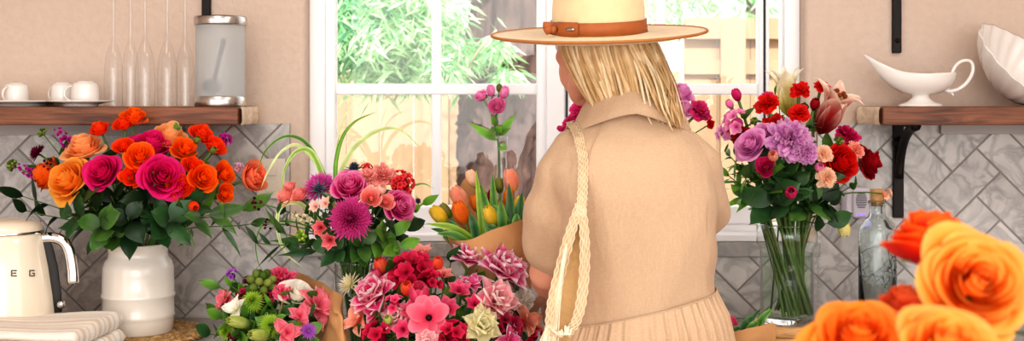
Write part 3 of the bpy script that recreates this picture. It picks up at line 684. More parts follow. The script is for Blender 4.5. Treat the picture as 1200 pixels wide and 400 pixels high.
for px,py,r,n in ((410,20,.16,5),(405,60,.10,3),(440,35,.22,7),(470,20,.2,5),(450,75,.09,3),(480,55,.13,4),(495,80,.06,2),(500,15,.1,2),(530,20,.10,3),(574,25,.10,2),(572,50,.07,2),(530,75,.07,2),(572,88,.04,1),(400,-30,.3,4),(470,-45,.25,4),(545,-60,.25,2)):
    for _ in range(n): cent.append((P(px+rg.normal()*14,py+rg.normal()*10,(5.95 if px>505 and r>0.075 else 5.15)+rg.normal()*0.15),r*0.5))
b=MB(); garden_leaves(b,rg,cent,190,0.078,gc); b.build('foliage',M['outleaf'],t)
for pts,rr_ in (([P(582,35,5.0),P(560,60,5.0),P(545,85,5.0)],[0.006,0.005,0.003]),([P(440,-60,5.3),P(450,0,5.25),P(470,50,5.2)],[0.015,0.01,0.004]),([P(600,-60,5.4),P(560,-40,5.3),P(430,-60,5.3)],[0.03,0.022,0.014])):
    q=MB(); q.tube(pts,rr_,lin((170,145,120)),6); q.build('branch',M['vcol'],t)
t=thing('tree',(1.9,6.6,-0.2),'hazy green tree rising behind the fence outside the right window','tree')
b=MB(); b.tube([(1.9,6.6,-0.2),(1.95,6.6,1.2),(1.9,6.6,2.6)],[0.14,0.12,0.07],lin((140,115,95)),12); b.build('trunk',M['bark'],t)
cent=[(P(800+rg.normal()*50,-25+rg.normal()*30,9.4+rg.normal()*0.4),0.3) for _ in range(26)]
b=MB(); garden_leaves(b,rg,cent,110,0.13,gc); b.build('foliage',M['outleaf'],t)
# ================================================================== FLOWERS
def sstep(a,b,x):
    t=np.clip((x-a)/(b-a+1e-9),0,1); return t*t*(3-2*t)
PROF={
 'point': lambda v,W: W*np.sin(np.pi*np.clip(v,0,1)**0.85)**0.85*(1-0.0*v),
 'fan':   lambda v,W: W*(0.12+0.88*v**0.8)*np.where(v>0.8,1-((v-0.8)/0.2)**3*0.45,1),
 'round': lambda v,W: W*np.sqrt(np.clip(1-(2*v-1.08)**2/1.17,0,1))*(0.35+0.65*sstep(0,0.5,v)),
 'strap': lambda v,W: W*(0.55+0.45*v)*np.sqrt(np.clip(1-(np.clip(v-0.75,0,1)/0.26)**2,0.0,1)),
 'lance': lambda v,W: W*np.sin(np.pi*v**0.7)**1.1,
 'blade': lambda v,W: W*(1-v**3)**0.9*(0.7+0.3*np.sin(np.pi*v)),
}
def petal(b,O,A,Rd,L,W,th0,bend,cols,prof='point',cup=0.3,env=0.15,ruf=(0,3,0),tip=0.0,nu=5,nv=6,edge=0.5,ew=1.0,twist=0.0,eu=0.45):
    """one petal or leaf: grows from O at polar angle th0 from axis A towards Rd, curving by bend"""
    T=np.cross(A,Rd)
    s=np.linspace(0,1,20); th=th0+bend*s+tip*s**4
    D=np.cos(th)[:,None]*A+np.sin(th)[:,None]*Rd
    C=np.vstack([np.zeros(3),np.cumsum((D[1:]+D[:-1])*0.5/19,axis=0)])*L+O
    N=np.cos(th)[:,None]*Rd-np.sin(th)[:,None]*A
    v=np.linspace(0,1,nv); u=np.linspace(-1,1,nu); V,U=np.meshgrid(v,u,indexing='ij')
    ve=V*(1-env*U**2)
    Cp=np.stack([np.interp(ve,s,C[:,k]) for k in range(3)],-1); Np=np.stack([np.interp(ve,s,N[:,k]) for k in range(3)],-1)
    w=PROF[prof](V,W)
    off=-cup*w*U**2+ruf[0]*np.sin(ruf[1]*U+ruf[2]+4*V)*V**2
    Tt=T+twist*V[...,None]*Np
    G=Cp+Tt*(U*w)[...,None]+Np*off[...,None]
    base,mid,ed=[lin(c) for c in cols[:3]]
    m=sstep(0.05,0.55,V)[...,None]; e=(np.clip(sstep(edge,1.0,V)*0.9+sstep(eu,1.0,np.abs(U))*sstep(0.15,0.6,V)*0.8,0,1)*ew)[...,None]
    col=base*(1-m)+mid*m; col=col*(1-e)+ed*e
    b.grid(G,col)
def frame(A):
    A=nrm(A); x,y=perp(A); return A,x,y
def rad(x,y,a): return math.cos(a)*x+math.sin(a)*y

def rose(b,rg,O,A,R,pal,N=24,opn=1.0,nu=8,nv=7,split=None,H=None):
    A,x,y=frame(A); base,mid,ed=[lin(c) for c in pal[:3]]; outer=lin(pal[3]) if len(pal)>3 else mid
    H=H or 1.25*R; ph=rg.random()*6; B0=O-A*0.55*H
    for i in range(N):
        t=i/(N-1); a0=ph+i*2.4+rg.normal()*0.12
        rt=R*(0.05+0.95*t**(0.95))*(1+rg.normal()*0.03)
        Hi=H*(0.90+0.16*math.sin(min(1,t*1.6)*math.pi)-0.42*opn*t**2)*(1+rg.normal()*0.03)
        lip=R*(0.02+0.30*opn*t**1.5); da=(1.25-0.45*t)*(1+0.08*rg.normal())
        v=np.linspace(0,1,nv); u=np.linspace(-1,1,nu); V,U=np.meshgrid(v,u,indexing='ij')
        ve=V*(1-(0.10+0.14*t)*U**2)
        belly=np.sin(np.pi*np.clip(ve*0.62,0,1))
        r=0.09*R+(rt-0.09*R)*belly**0.75
        if t<0.35: r=r*(1-0.35*(1-t/0.35)*sstep(0.6,1,ve))
        q=np.clip((ve-0.62)/0.38,0,1); r=r+lip*q**2; z=Hi*ve**1.05-lip*0.75*q**2.2
        r=r*(1+(0.02+0.05*t)*np.sin(3.1*U+rg.random()*6)*V**2)
        z=z+0.05*R*t*np.sin(2.3*U+rg.random()*6)*V**2
        # petal edge tucked slightly at one side: spiral
        r=r+0.035*R*U*(1 if i%2 else 0.6)
        an=a0+U*da*(0.55+0.45*sstep(0,0.5,V))
        G=B0+A*z[...,None]+(np.cos(an)*r)[...,None]*x+(np.sin(an)*r)[...,None]*y
        m=sstep(0.1,0.75,V)[...,None]; e=(sstep(0.72,1.0,V)*(0.55+0.45*np.abs(U)))[...,None]
        c1=mid*(1-t)+outer*t
        col=(base*(1-m)+c1*m); col=col*(1-e)+ed*e
        if split is None: b.grid(G,col)
        else: split(t,G,col)
def ruffle(b,rg,O,A,R,pal,N=42,span=1.75,W=0.42,amp=0.10,freq=7,flat=0.0):
    A,x,y=frame(A); B0=O-A*R*0.35
    for i in range(N):
        t=(i+0.5)/N; th=span*t**0.62; a=i*2.39996+rg.normal()*0.15
        petal(b,B0+A*0.02*R,A,rad(x,y,a),R*(0.95+0.12*rg.normal())*(1.0-0.12*(1-t)),R*W*(0.7+0.4*t),th*0.75,th*0.35+rg.normal()*0.12,pal,'fan',cup=0.12,env=0.06,ruf=(amp*R,freq,rg.random()*6),nu=8,nv=5,edge=0.75,tip=0.35)
def mum(b,rg,O,A,R,pal,N=170,span=1.9,W=0.085,bend=-0.75,prof='strap'):
    A,x,y=frame(A); B0=O-A*R*0.25
    for i in range(N):
        t=(i+0.5)/N; th=span*t**0.55; a=i*2.39996
        petal(b,B0,A,rad(x,y,a),R*(0.72+0.33*t)*(1+0.06*rg.normal()),R*W,th*0.95+0.1,bend*(1-0.4*t),pal,prof,cup=0.7,env=0.1,nu=3,nv=5)
def dlily(b,rg,O,A,R,pal,whorls=((6,1.3,0.35,1.0),(6,1.0,0.25,0.96),(6,0.6,0.1,0.88),(5,0.3,-0.1,0.7)),W=0.46,ruf=0.08):
    A,x,y=frame(A); ph=rg.random()*6; B0=O-A*R*0.4
    for k,(n,th,bd,l) in enumerate(whorls):
        for i in range(n):
            a=ph+k*0.5+i*2*math.pi/n+rg.normal()*0.12
            petal(b,B0+A*0.04*R*k,A,rad(x,y,a),R*l*1.12*(1+0.06*rg.normal()),R*W,th*0.62+rg.normal()*0.08,bd+0.35,pal,'point',cup=0.25,env=0.05,ruf=(ruf*R,5,rg.random()*6),nu=9,nv=9,edge=0.78,tip=0.25,eu=0.62)
def openf(b,rg,O,A,R,pal,n=6,th=0.75,bend=0.5,W=0.36,prof='point',eye=None,stam=5,cup=0.25):
    A,x,y=frame(A); ph=rg.random()*6; B0=O-A*R*0.3
    for i in range(n):
        a=ph+i*2*math.pi/n+rg.normal()*0.1
        petal(b,B0,A,rad(x,y,a),R*1.08*(1+0.05*rg.normal()),R*W,th+rg.normal()*0.08,bend,pal,prof,cup=cup,env=0.08,ruf=(0.03*R,4,rg.random()*6),nu=6,nv=6,edge=0.55)
    for i in range(stam):
        a=ph+i*1.3; d=nrm(A+0.25*rad(x,y,a)); b.tube([B0,B0+d*R*0.55],[R*0.02,R*0.03],lin(pal[0])*0.7,4)
    if eye is not None: b.ball(B0+A*R*0.12,R*0.15,lin(eye),8,6)
def cluster(b,rg,O,A,R,pal,n=9,fr=0.45,squash=0.8,nf=5):
    A,x,y=frame(A); b.ball(O-A*R*0.35,R*(0.62 if n>12 else 0.4),lin(pal[0]),10,7)
    for i in range(n):
        th=1.5*math.sqrt((i+0.3)/n); a=i*2.4+rg.normal()*0.2; d=math.cos(th)*A+math.sin(th)*rad(x,y,a)
        s=0.9+0.25*rg.random(); openf(b,rg,O+d*R*(1-fr*0.6)*np.array(1.0)-A*R*0.3,nrm(d+0.3*A),R*fr*s,pal,n=nf,th=0.7,bend=0.55,W=0.42,prof='round',stam=2)
def spike(b,rg,O,A,R,pal,n=16,fr=0.42,L=2.6):
    A,x,y=frame(A)
    for i in range(n):
        t=i/(n-1); a=i*2.4; d=nrm(rad(x,y,a)+0.35*A); p=O+A*R*(L*(t-0.5))+d*R*0.5*(1-0.6*t)
        s=fr*R*(1.15-0.75*t)
        openf(b,rg,p,d,s,pal,n=5,th=0.55,bend=0.7,W=0.5,prof='round',stam=0)
def tulip(b,rg,O,A,R,pal,H=None):
    A,x,y=frame(A); H=H or 2.5*R; ph=rg.random()*6; B0=O-A*H*0.5; base,mid,ed=[lin(c) for c in pal[:3]]
    for k in range(2):
        for i in range(3):
            a0=ph+k*1.047+i*2.094; nu,nv=8,9; v=np.linspace(0,1,nv); u=np.linspace(-1,1,nu); V,U=np.meshgrid(v,u,indexing='ij')
            w=np.sin(np.pi*np.clip(0.1+0.86*V,0,1))**0.6; w=np.where(V>0.7,w*np.sqrt(np.clip(1-(np.clip(V-0.7,0,1)/0.3)**2.2,0.0,1))*1.0+0*V,w)
            r=R*np.sin(np.pi*(0.12+0.73*V))**0.75*(0.90+0.10*k)*(1-0.06*np.abs(U)*(1-k))
            an=a0+U*1.02*np.where(V>0.68,np.sqrt(np.clip(1-((V-0.68)/0.325)**2,0,1)),1.0)
            z=H*(V-0.03*U**2*V)
            G=B0+A*z[...,None]+(np.cos(an)*r)[...,None]*x+(np.sin(an)*r)[...,None]*y
            m=sstep(0,0.4,V)[...,None]; e=(0.75*sstep(0.35,1,np.abs(U))*sstep(0.2,0.5,V)+0.2*sstep(.8,1,V))[...,None]
            col=base*(1-m)+mid*m; col=col*(1-e)+ed*e; b.grid(G,col)
def bud(b,rg,O,A,R,pal): tulip(b,rg,O,A,R*0.8,pal,H=2.1*R); 
def trumpet(b,rg,O,A,R,pal,L=3.0,flare=1.0):
    """lily seen from the side: long tube of six petals turning back at the tips"""
    A,x,y=frame(A); ph=rg.random()*6; B0=O-A*R*L*0.5
    for i in range(6):
        a=ph+i*1.047
        petal(b,B0,A,rad(x,y,a),R*L*1.15,R*0.52,0.10+0.12*(i%2),0.12,pal,'lance',cup=0.55,env=0.0,nu=6,nv=10,edge=0.4,tip=1.9*flare*(0.7+0.5*rg.random()))
    for i in range(5):
        d=nrm(A+0.12*rad(x,y,i*1.25)); b.tube([B0,B0+d*R*L*0.85],[R*0.03,R*0.03],lin((190,200,120)),4); b.ball(B0+d*R*L*0.86,R*0.1,lin((150,70,30)),6,4)
def thistle(b,rg,O,A,R,pal):
    A,x,y=frame(A)
    for i in range(11):
        petal(b,O-A*R*0.15,A,rad(x,y,i*2.4),R*(0.8+0.3*rg.random()),R*0.07,1.0+0.5*rg.random(),0.15,((70,90,70),(80,100,95),(130,140,150)),'lance',cup=0.4,nu=3,nv=5)
    for i in range(90):
        z=1-2*(i+0.5)/90*0.85; a=i*2.4; d=z*A+math.sqrt(max(0,1-z*z))*rad(x,y,a)
        c=O+A*R*0.12; b.tube([c+d*R*0.12,c+d*R*0.36],[R*0.045,R*0.006],lin(pal[1 if i%3 else 2]),3,caps=False)
    b.ball(O+A*R*0.12,R*0.22,lin(pal[0]),10,6)
def aster(b,rg,O,A,R,pal): 
    mum(b,rg,O,A,R,pal,N=60,span=1.5,W=0.07,bend=0.2); A=nrm(A); b.ball(O-A*R*0.1,R*0.2,lin((170,120,160)),8,5)
def pom(b,rg,O,A,R,pal): mum(b,rg,O,A,R,pal,N=150,span=2.2,W=0.06,bend=0.0,prof='lance')
def pods(b,rg,O,A,R,pal):
    A,x,y=frame(A)
    for i in range(16):
        z=1-1.3*(i+0.5)/16; a=i*2.4; d=z*A+math.sqrt(max(0,1-z*z))*rad(x,y,a); p=O+d*R*0.7
        b.ball(p,R*0.26,lin(pal[i%3]),8,6,A=d,st=1.25)
        b.tube([O-A*R*0.6,p],R*0.04,lin(pal[0]),4)
def berries(b,rg,O,A,R,pal):
    A,x,y=frame(A)
    for i in range(7):
        d=nrm(rg.normal(size=3)+A*0.6); p=O+d*R*(0.5+0.5*rg.random()); b.ball(p,R*0.22,lin(pal[i%3]),8,6); b.tube([O-A*R,p],R*0.035,lin((90,110,60)),4)
def grain(b,rg,O,A,R,pal):
    A,x,y=frame(A)
    for i in range(36):
        t=i/36; petal(b,O+A*R*(2.2*t-1.1),A,rad(x,y,i*2.4),R*0.45,R*0.13,0.4,0.1,pal,'lance',cup=0.5,nu=3,nv=4)
FL={'rose':(rose,{}),'tight':(rose,{'N':18,'opn':0.35}),'spray':(rose,{'N':16,'opn':0.8,'nu':7,'nv':6}),'carn':(ruffle,{}),'peony':(ruffle,{'N':56,'W':0.5,'amp':0.08,'freq':5}),
 'ranun':(ruffle,{'N':34,'W':0.46,'amp':0.07,'freq':5}),'hydra':(ruffle,{'N':60,'W':0.36,'amp':0.12,'freq':6,'span':1.9}),'mum':(mum,{}),'dlily':(dlily,{}),'lily':(dlily,{'whorls':((3,1.3,0.6,1.05),(3,1.05,0.5,1.0),(3,0.55,0.4,0.8)),'W':0.34}),
 'open':(openf,{}),'anem':(openf,{'n':7,'th':0.95,'bend':0.45,'W':0.44,'prof':'round','eye':(50,25,10),'stam':0}),'cluster':(cluster,{}),'kal':(cluster,{'n':30,'fr':0.24,'nf':5}),'spike':(spike,{}),'tulip':(tulip,{}),'bud':(bud,{}),
 'trumpet':(trumpet,{}),'thistle':(thistle,{}),'aster':(aster,{}),'pom':(pom,{}),'pods':(pods,{}),'berries':(berries,{}),'grain':(grain,{}),'liz':(rose,{'N':15,'opn':1.1,'nu':8,'nv':6})}
NAMES={'rose':'rose','tight':'rose','spray':'spray_rose','carn':'carnation','peony':'peony','ranun':'ranunculus','hydra':'carnation','mum':'chrysanthemum','dlily':'double_lily','lily':'lily','open':'alstroemeria','anem':'anemone','cluster':'stock_flower','kal':'kalanchoe','spike':'stock_flower','tulip':'tulip','bud':'flower_bud','trumpet':'lily','thistle':'sea_holly','aster':'aster','pom':'green_dianthus','pods':'seed_head','berries':'berry_sprig','grain':'grass_head','liz':'lisianthus'}
DEPTH={'rose':0.70,'tight':0.70,'spray':0.7,'liz':0.7,'tulip':1.22,'bud':0.85,'trumpet':1.45,'spike':1.3}
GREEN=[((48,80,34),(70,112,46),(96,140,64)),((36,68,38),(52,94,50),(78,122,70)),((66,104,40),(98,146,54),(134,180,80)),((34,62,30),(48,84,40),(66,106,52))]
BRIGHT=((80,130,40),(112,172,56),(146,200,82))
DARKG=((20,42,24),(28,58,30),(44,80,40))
def bez(p0,p1,p2,p3,n):
    t=np.linspace(0,1,n)[:,None]; return (1-t)**3*p0+3*(1-t)**2*t*p1+3*(1-t)*t*t*p2+t**3*p3
class Vase:
    """where a bouquet's stems are gathered: neck point and radius, foot level, spread of the feet"""
    def __init__(s,neck,nr,foot,fr,cross=True): s.neck=np.array(neck,float); s.nr=nr; s.foot=np.array(foot,float); s.fr=fr; s.cross=cross
    def path(s,rg,top,A,n=7):
        a=rg.random()*2*math.pi; dxy=(top-s.neck)[:2]; l=np.linalg.norm(dxy)+1e-6
        q=dxy/l*min(1,l/0.10); nk=s.neck+np.array([q[0]*s.nr*0.75,q[1]*s.nr*0.75,0])+np.array([math.cos(a),math.sin(a),0])*s.nr*0.2
        sg=-1 if s.cross else 1; qr=np.array([-0.1*q[0]-0.99*q[1],0.99*q[0]-0.1*q[1]]) if s.cross else q; ft=s.foot+np.array([qr[0]*s.fr*0.8+math.cos(a)*s.fr*0.18,qr[1]*s.fr*0.8+math.sin(a)*s.fr*0.18,0])
        d=np.linalg.norm(top-nk); up=np.array([0,0,1.0]) if s.neck[2]-s.foot[2]>0.03 else nrm(s.neck-s.foot)
        up=nrm(nk-ft)
        P1=bez(top,top-nrm(A)*d*0.35,nk+up*d*0.35,nk,n); P2=np.array([nk*(1-t)+ft*t for t in np.linspace(0,1,4)[1:]])
        return np.vstack([P1,P2]),n
def leaves_on(b,rg,path,k,L,W,pal,t0=0.15,t1=0.6,droop=0.5,prof='point'):
    m=len(path)
    for i in range(k):
        t=(t0+(t1-t0)*(i+rg.random()*0.5)/max(1,k))*(m-1); i0=int(t); f=t-i0; p=path[i0]*(1-f)+path[min(m-1,i0+1)]*f
        ax=nrm(path[i0]-path[min(m-1,i0+1)]); A,x,y=frame(ax); a=i*2.4+rg.random()
        petal(b,p,A,rad(x,y,a),L*(0.75+0.5*rg.random()),W*(0.8+0.4*rg.random()),0.7+0.3*rg.random(),droop+0.3*rg.normal(),pal,prof,cup=-0.12 if rg.random()<.5 else 0.25,env=0.05,ruf=(0.08*W,3,rg.random()*6),nu=5,nv=7,edge=0.8,ew=0.5)
count=[0]
def flower(kind,O,A,R,pal,vase,label,group,cat=None,leaves=2,lpal=None,lsize=1.0,seed=None,name=None,stemcol=(88,120,56),srad=None,**kw):
    count[0]+=1; rg=np.random.default_rng(seed if seed is not None else 100+count[0]); fn,k0=FL[kind]
    A=nrm(A); dp=DEPTH.get(kind,0.4)*R
    if kind=='tulip': dp=1.22*R
    top=np.asarray(O,float)-A*dp
    path,n=vase.path(rg,top,A)
    nm=name or NAMES[kind]
    t=thing(nm,path[-1],label,cat or nm.replace('_',' '),group)
    b=MB(); kk=dict(k0); kk.update(kw); fn(b,rg,np.asarray(O,float),A,R,pal,**kk); bl=b.build('bloom',M['petal'],t)
    s=MB(); sr=srad or max(0.0015,min(0.0032,R*0.11)); s.tube(path,sr,lin(stemcol),6)
    s.build('stem',M['stem'],t)
    if kind in ('rose','tight','spray','liz','bud','carn','ranun','peony'):
        c=MB(); A_,x,y=frame(A); 
        for i in range(5): petal(c,top-A*0.02*R,A_,rad(x,y,i*1.257+rg.random()*0.3),R*0.75,R*0.16,0.9,-0.2+rg.normal()*0.3,GREEN[2],'lance',cup=0.4,nu=3,nv=5,tip=0.8)
        c.ball(top,R*0.16,lin((84,120,56)),8,5); c.build('calyx',M['leaf'],bl)
    if leaves:
        f=MB(); leaves_on(f,rg,path[:n],leaves,0.05*lsize,0.016*lsize,lpal or GREEN[rg.integers(4)]); f.build('foliage',M['leaf'],t)
    return t
CAMP=np.array([0,CY,CZ])
def facing(O,C,wc=0.75,wo=0.8,up=0.15,extra=(0,0,0)):
    return nrm(wo*nrm(O-C)+wc*nrm(CAMP-O)+np.array([0,0,up])+np.array(extra))
def bouquet(rows,vase,C,d0,Rpx,bulge,group,leaves=2,lsize=1.0,wc=0.75,scale=1.0):
    """rows: kind, px, py, diameter px, extra depth, palette, extra facing, label"""
    for r in rows:
        kind,px,py,dm,dd,pal,ex,label=r[:8]; kw=r[8] if len(r)>8 else {}
        rr_=math.hypot(px-(600+C[0]*F/d0),py-(HZ+(CZ-C[2])*F/d0))/Rpx
        d=d0-bulge*max(0,1-rr_**2)+dd; O=P(px,py,d); R=dm*0.5*scale*d/F
        w=kw.pop('wc',wc); lv=kw.pop('leaves',leaves)
        flower(kind,O,facing(O,C,w,0.8,0.15,ex),R,PAL[pal],vase,label,group,leaves=lv,lsize=lsize,**kw)
def sprig(px,py,d,vase,label,group,L=0.06,W=0.014,k=8,pal=None,droop=0.4,prof='point',A=None,t0=0.0,t1=0.55,name='greenery_sprig',cat='greenery',seed=None):
    count[0]+=1; rg=np.random.default_rng(seed or 500+count[0]); O=P(px,py,d)
    A=nrm(A if A is not None else (O-vase.neck)*np.array([1,1,0.6])+np.array([0,0,0.02])); path,n=vase.path(rg,O,A,9)
    t=thing(name,path[-1],label,cat,group)
    s=MB(); s.tube(path,np.linspace(0.0011,0.0022,len(path)),lin((76,104,50)),6); s.build('stem',M['stem'],t)
    f=MB(); leaves_on(f,rg,path[:n],k,L,W,pal or GREEN[rg.integers(4)],t0,t1,droop,prof)
    f.build('foliage',M['leaf'],t); return t
def blade(pts,w,label,group,pal,d=None,name='lily_grass',stripe=True):
    pts=smooth_path([P(*p) for p in pts],6); m=len(pts); t=thing(name,pts[0],label,'grass',group); t['kind']='thing'
    b=MB(); T=np.gradient(pts,axis=0); T/=np.linalg.norm(T,axis=1)[:,None]
    G=[];C=[]
    for i in range(m):
        s=i/(m-1); sd=nrm(np.cross(T[i],nrm(CAMP-pts[i])))*0.85+np.array([0,0.35,0]); ww=w*(1-s**2.5)**0.8*(0.75+0.25*math.sin(math.pi*s))+0.0002
        G.append([pts[i]+sd*ww*q+np.array([0,0,0.25*ww*abs(q)]) for q in (-1,-0.5,0,0.5,1)])
        e,c_,e2=[lin(c) for c in pal]; C.append([e,c_,e2,c_,e])
    b.grid(np.array(G),np.array(C)); b.build('blade',M['leaf'],t); return t
PAL={
 'yor':((240,120,20),(250,160,40),(255,196,100),(252,168,60)),'orr':((230,70,15),(250,104,20),(255,140,40),(246,120,40)),'pch':((245,130,60),(253,172,100),(255,214,160),(253,180,110)),
 'hot':((170,5,80),(226,16,112),(240,50,140),(222,12,110)),'red_or':((220,35,8),(246,62,14),(255,96,30),(248,66,16)),'org':((226,60,5),(248,92,8),(255,136,30),(250,92,10)),
 'coral':((226,50,20),(240,84,44),(252,150,110),(246,160,120)),'mag':((120,6,90),(176,16,136),(206,60,170)),'burg':((50,4,24),(90,8,44),(120,20,60)),'wax':((220,120,170),(236,160,200),(250,210,225)),
 'pink':((200,40,110),(226,80,150),(244,150,190),(220,60,140)),'salm':((236,110,110),(246,146,140),(252,190,180),(248,160,150)),'mumd':((90,2,56),(168,12,100),(222,84,160)),'mump':((150,14,116),(200,40,150),(232,110,196)),
 'palep':((246,180,170),(250,206,190),(255,226,215),(250,206,190)),'corp':((216,60,80),(240,110,120),(250,160,160)),'cream':((226,220,150),(244,234,190),(252,246,222),(246,238,200)),'thi':((40,50,70),(60,72,96),(110,120,150)),
 'redcor':((190,20,40),(226,44,60),(244,90,90)),'pmag':((196,24,116),(228,84,164),(248,176,216),(226,40,130)),'grn':((110,150,40),(150,190,50),(186,214,90)),'grnd':((80,110,40),(120,140,60),(150,165,80)),
 'hotp':((216,30,90),(240,60,120),(252,130,160),(244,80,130)),'white':((226,226,180),(248,244,232),(255,252,246),(250,246,236)),'pw':((222,50,130),(238,96,160),(255,250,250)),'pw2':((206,20,94),(230,66,130),(255,246,246)),'pstr':((206,50,80),(240,120,140),(250,170,176)),
 'crim':((150,4,40),(204,16,66),(230,50,100),(206,20,70)),'dcrim':((100,4,30),(160,16,60),(196,50,90)),'salp':((226,110,90),(244,166,140),(252,206,186)),'grass':((170,150,90),(206,186,130),(226,210,160)),'purp':((130,40,150),(166,70,190),(200,120,216)),
 'anem':((230,60,100),(246,100,130),(252,150,170)),'crgr':((210,214,130),(236,230,180),(248,242,214),(240,234,190)),'lpk':((232,90,130),(246,170,180),(255,244,238)),'pinkd':((200,30,80),(232,70,120),(246,130,160),(236,80,130)),'orb':((226,60,30),(240,90,60),(250,130,90),(240,90,60)),
 'red':((150,4,6),(214,16,16),(236,40,30),(210,14,16)),'dred':((80,2,12),(150,6,22),(186,16,34),(140,6,22)),'lav':((200,96,176),(232,152,210),(248,196,230),(234,150,212)),'lavp':((170,70,150),(206,120,190),(240,190,226)),'pkmid':((216,70,150),(240,136,192),(250,184,216),(236,110,176)),
 'magc':((150,6,60),(200,16,90),(226,50,120)),'corc':((240,110,90),(250,150,130),(255,196,176)),'pchc':((246,170,130),(252,200,164),(255,226,200)),'lilw':((196,186,70),(236,224,150),(250,246,226)),'lilr':((130,4,16),(190,40,40),(250,226,206)),'dpk':((170,10,80),(214,30,110),(236,80,150),(220,40,120)),
 'tyel':((170,170,40),(244,206,60),(250,224,110)),'torg':((210,120,40),(244,120,30),(250,160,60)),'tpink':((230,190,120),(246,160,130),(252,210,180)),'tpale':((210,200,120),(250,214,180),(255,232,210)),'tmar':((90,110,50),(140,30,50),(170,60,70)),'tgrn':((90,120,40),(130,140,60),(170,160,90)),'tred':((200,190,150),(220,60,110),(236,200,190)),
 'fyor':((240,108,10),(251,160,48),(255,200,112),(252,164,58)),'fred':((200,10,20),(226,24,24),(255,140,40),(236,50,20)),'lpr':((230,100,172),(244,146,202),(252,200,228),(238,120,184)),'lbud':((120,150,60),(180,196,96),(220,224,150)),'bpale':((214,210,120),(236,226,150),(246,240,190),(236,226,150)),
}
# ================================================================== BOUQUETS
G1='flowers in the white crock'; G2='flowers in the clear middle vase'; G3='flowers in the lower left paper bundle'; G4='flowers in the heap in front of the woman'; G5='flowers in the right glass vase'; G6='tulips in brown paper by the window'
# ---- white crock
nk=P(162,298,2.76); V1=Vase((CR[0],CR[1],nk[2]),0.05,(CR[0],CR[1],CR[2]+0.02),0.04)
C1=np.array([CR[0],CR[1],nk[2]+0.10])
rows=[
('rose',77,209,50,-0.02,'yor',(-.2,0,.1),'large yellow-orange rose, fully open, at the left front of the crock bouquet'),
('rose',52,204,40,0.04,'orr',(-.8,0,0),'orange rose with red outer petals at the far left of the crock bouquet'),
('rose',97,170,42,0.03,'pch',(-.1,0,.9),'peach-orange rose facing up above the large yellow-orange rose'),
('rose',118,201,40,-0.03,'hot',(-.3,0,0),'hot pink rose right beside the large yellow-orange rose'),
('rose',178,168,44,0.02,'hot',(.1,0,.9),'hot pink rose seen from the side at the top of the crock bouquet'),
('rose',191,205,48,-0.04,'hot',(.1,0,0),'largest hot pink rose, facing front at the centre of the crock bouquet'),
('rose',199,159,44,0.05,'pch',(.1,0,1.0),'peach rose at the top right of the crock bouquet above the pink ones'),
('spray',116,150,24,0.03,'red_or',(-.4,0,.6),'orange-red spray rose standing high on the left of the crock bouquet'),
('spray',144,144,23,0.02,'red_or',(-.2,0,.7),'small orange-red spray rose just left of the topmost one'),
('spray',157,135,29,0.03,'org',(.2,0,.9),'topmost orange spray rose of the crock bouquet, against the shelf'),
('spray',145,170,23,-0.01,'red_or',(-.2,0,.3),'orange-red spray rose below the topmost pair, left of the open orange rose'),
('spray',164,182,33,-0.03,'org',(0,0,.2),'open orange spray rose left above the largest hot pink rose'),
('spray',154,206,25,-0.03,'red_or',(-.1,0,-.2),'orange-red spray rose hanging between the two front hot pink roses'),
('spray',237,155,27,0.02,'red_or',(.1,0,.5),'orange-red spray rose at the top of the right-hand orange cluster'),
('spray',253,170,27,0.02,'red_or',(.4,0,.3),'orange-red spray rose at the upper right edge of the orange cluster'),
('spray',217,173,30,0.0,'org',(0,0,.4),'orange spray rose under the peach rose at the upper right'),
('spray',239,207,32,-0.04,'org',(.1,0,0),'round orange spray rose facing front in the right-hand orange cluster'),
('spray',264,203,28,0.0,'org',(.3,0,0),'orange spray rose at the right side of the orange cluster'),
('spray',213,219,28,-0.03,'red_or',(0,0,-.2),'orange-red spray rose low beside the largest hot pink rose'),
('spray',227,194,24,-0.01,'red_or',(0,0,.1),'small orange-red spray rose in the middle of the right-hand orange cluster'),
('spray',265,227,22,-0.01,'org',(.3,0,-.3),'small orange spray rose hanging lowest at the right of the crock bouquet'),
('bud',227,242,14,-0.05,'red_or',(0,-.1,-.6),'small orange rosebud hanging over the long right-hand leaves'),
('tight',298,207,38,0.0,'coral',(.7,0,.2),'coral rose with pale outer petals standing apart at the right of the crock bouquet'),
('bud',231,164,9,0.0,'grnd',(0,0,.6),'tiny green rosebud above the orange cluster'),
('bud',250,176,9,-0.03,'grnd',(.2,0,.4),'tiny green rosebud among the orange spray roses'),
('spike',80,168,30,0.04,'mag',(-.6,0,.9),'magenta stock spike rising behind the yellow-orange rose'),
('spike',36,202,24,0.04,'mag',(-1.0,0,.4),'magenta stock spike reaching left at the far left of the crock bouquet'),
('mum',42,178,24,0.04,'burg',(-.7,0,.4),'dark burgundy pompon flower at the upper left of the crock bouquet',{'N':70,'W':0.13}),
('cluster',265,163,18,0.06,'mag',(.5,0,.5),'magenta stock flower half hidden behind the orange cluster on the right'),
('cluster',281,197,16,0.05,'wax',(.5,0,.3),'pale pink stock flower between the orange cluster and the coral rose',{'n':7}),
('berries',58,192,14,-0.01,'burg',(-.5,0,.2),'sprig of dark burgundy berries beside the large yellow-orange rose'),
('pods',50,156,11,0.05,'grnd',(-.4,0,.8),'pale green bud tip of the stock spike at the upper left'),
('pods',15,194,14,0.05,'grnd',(-1,0,.5),'pale green bud tip at the far left over the kettle'),
]
bouquet(rows,V1,C1,2.74,150,0.10,G1,lsize=1.1,scale=1.08)
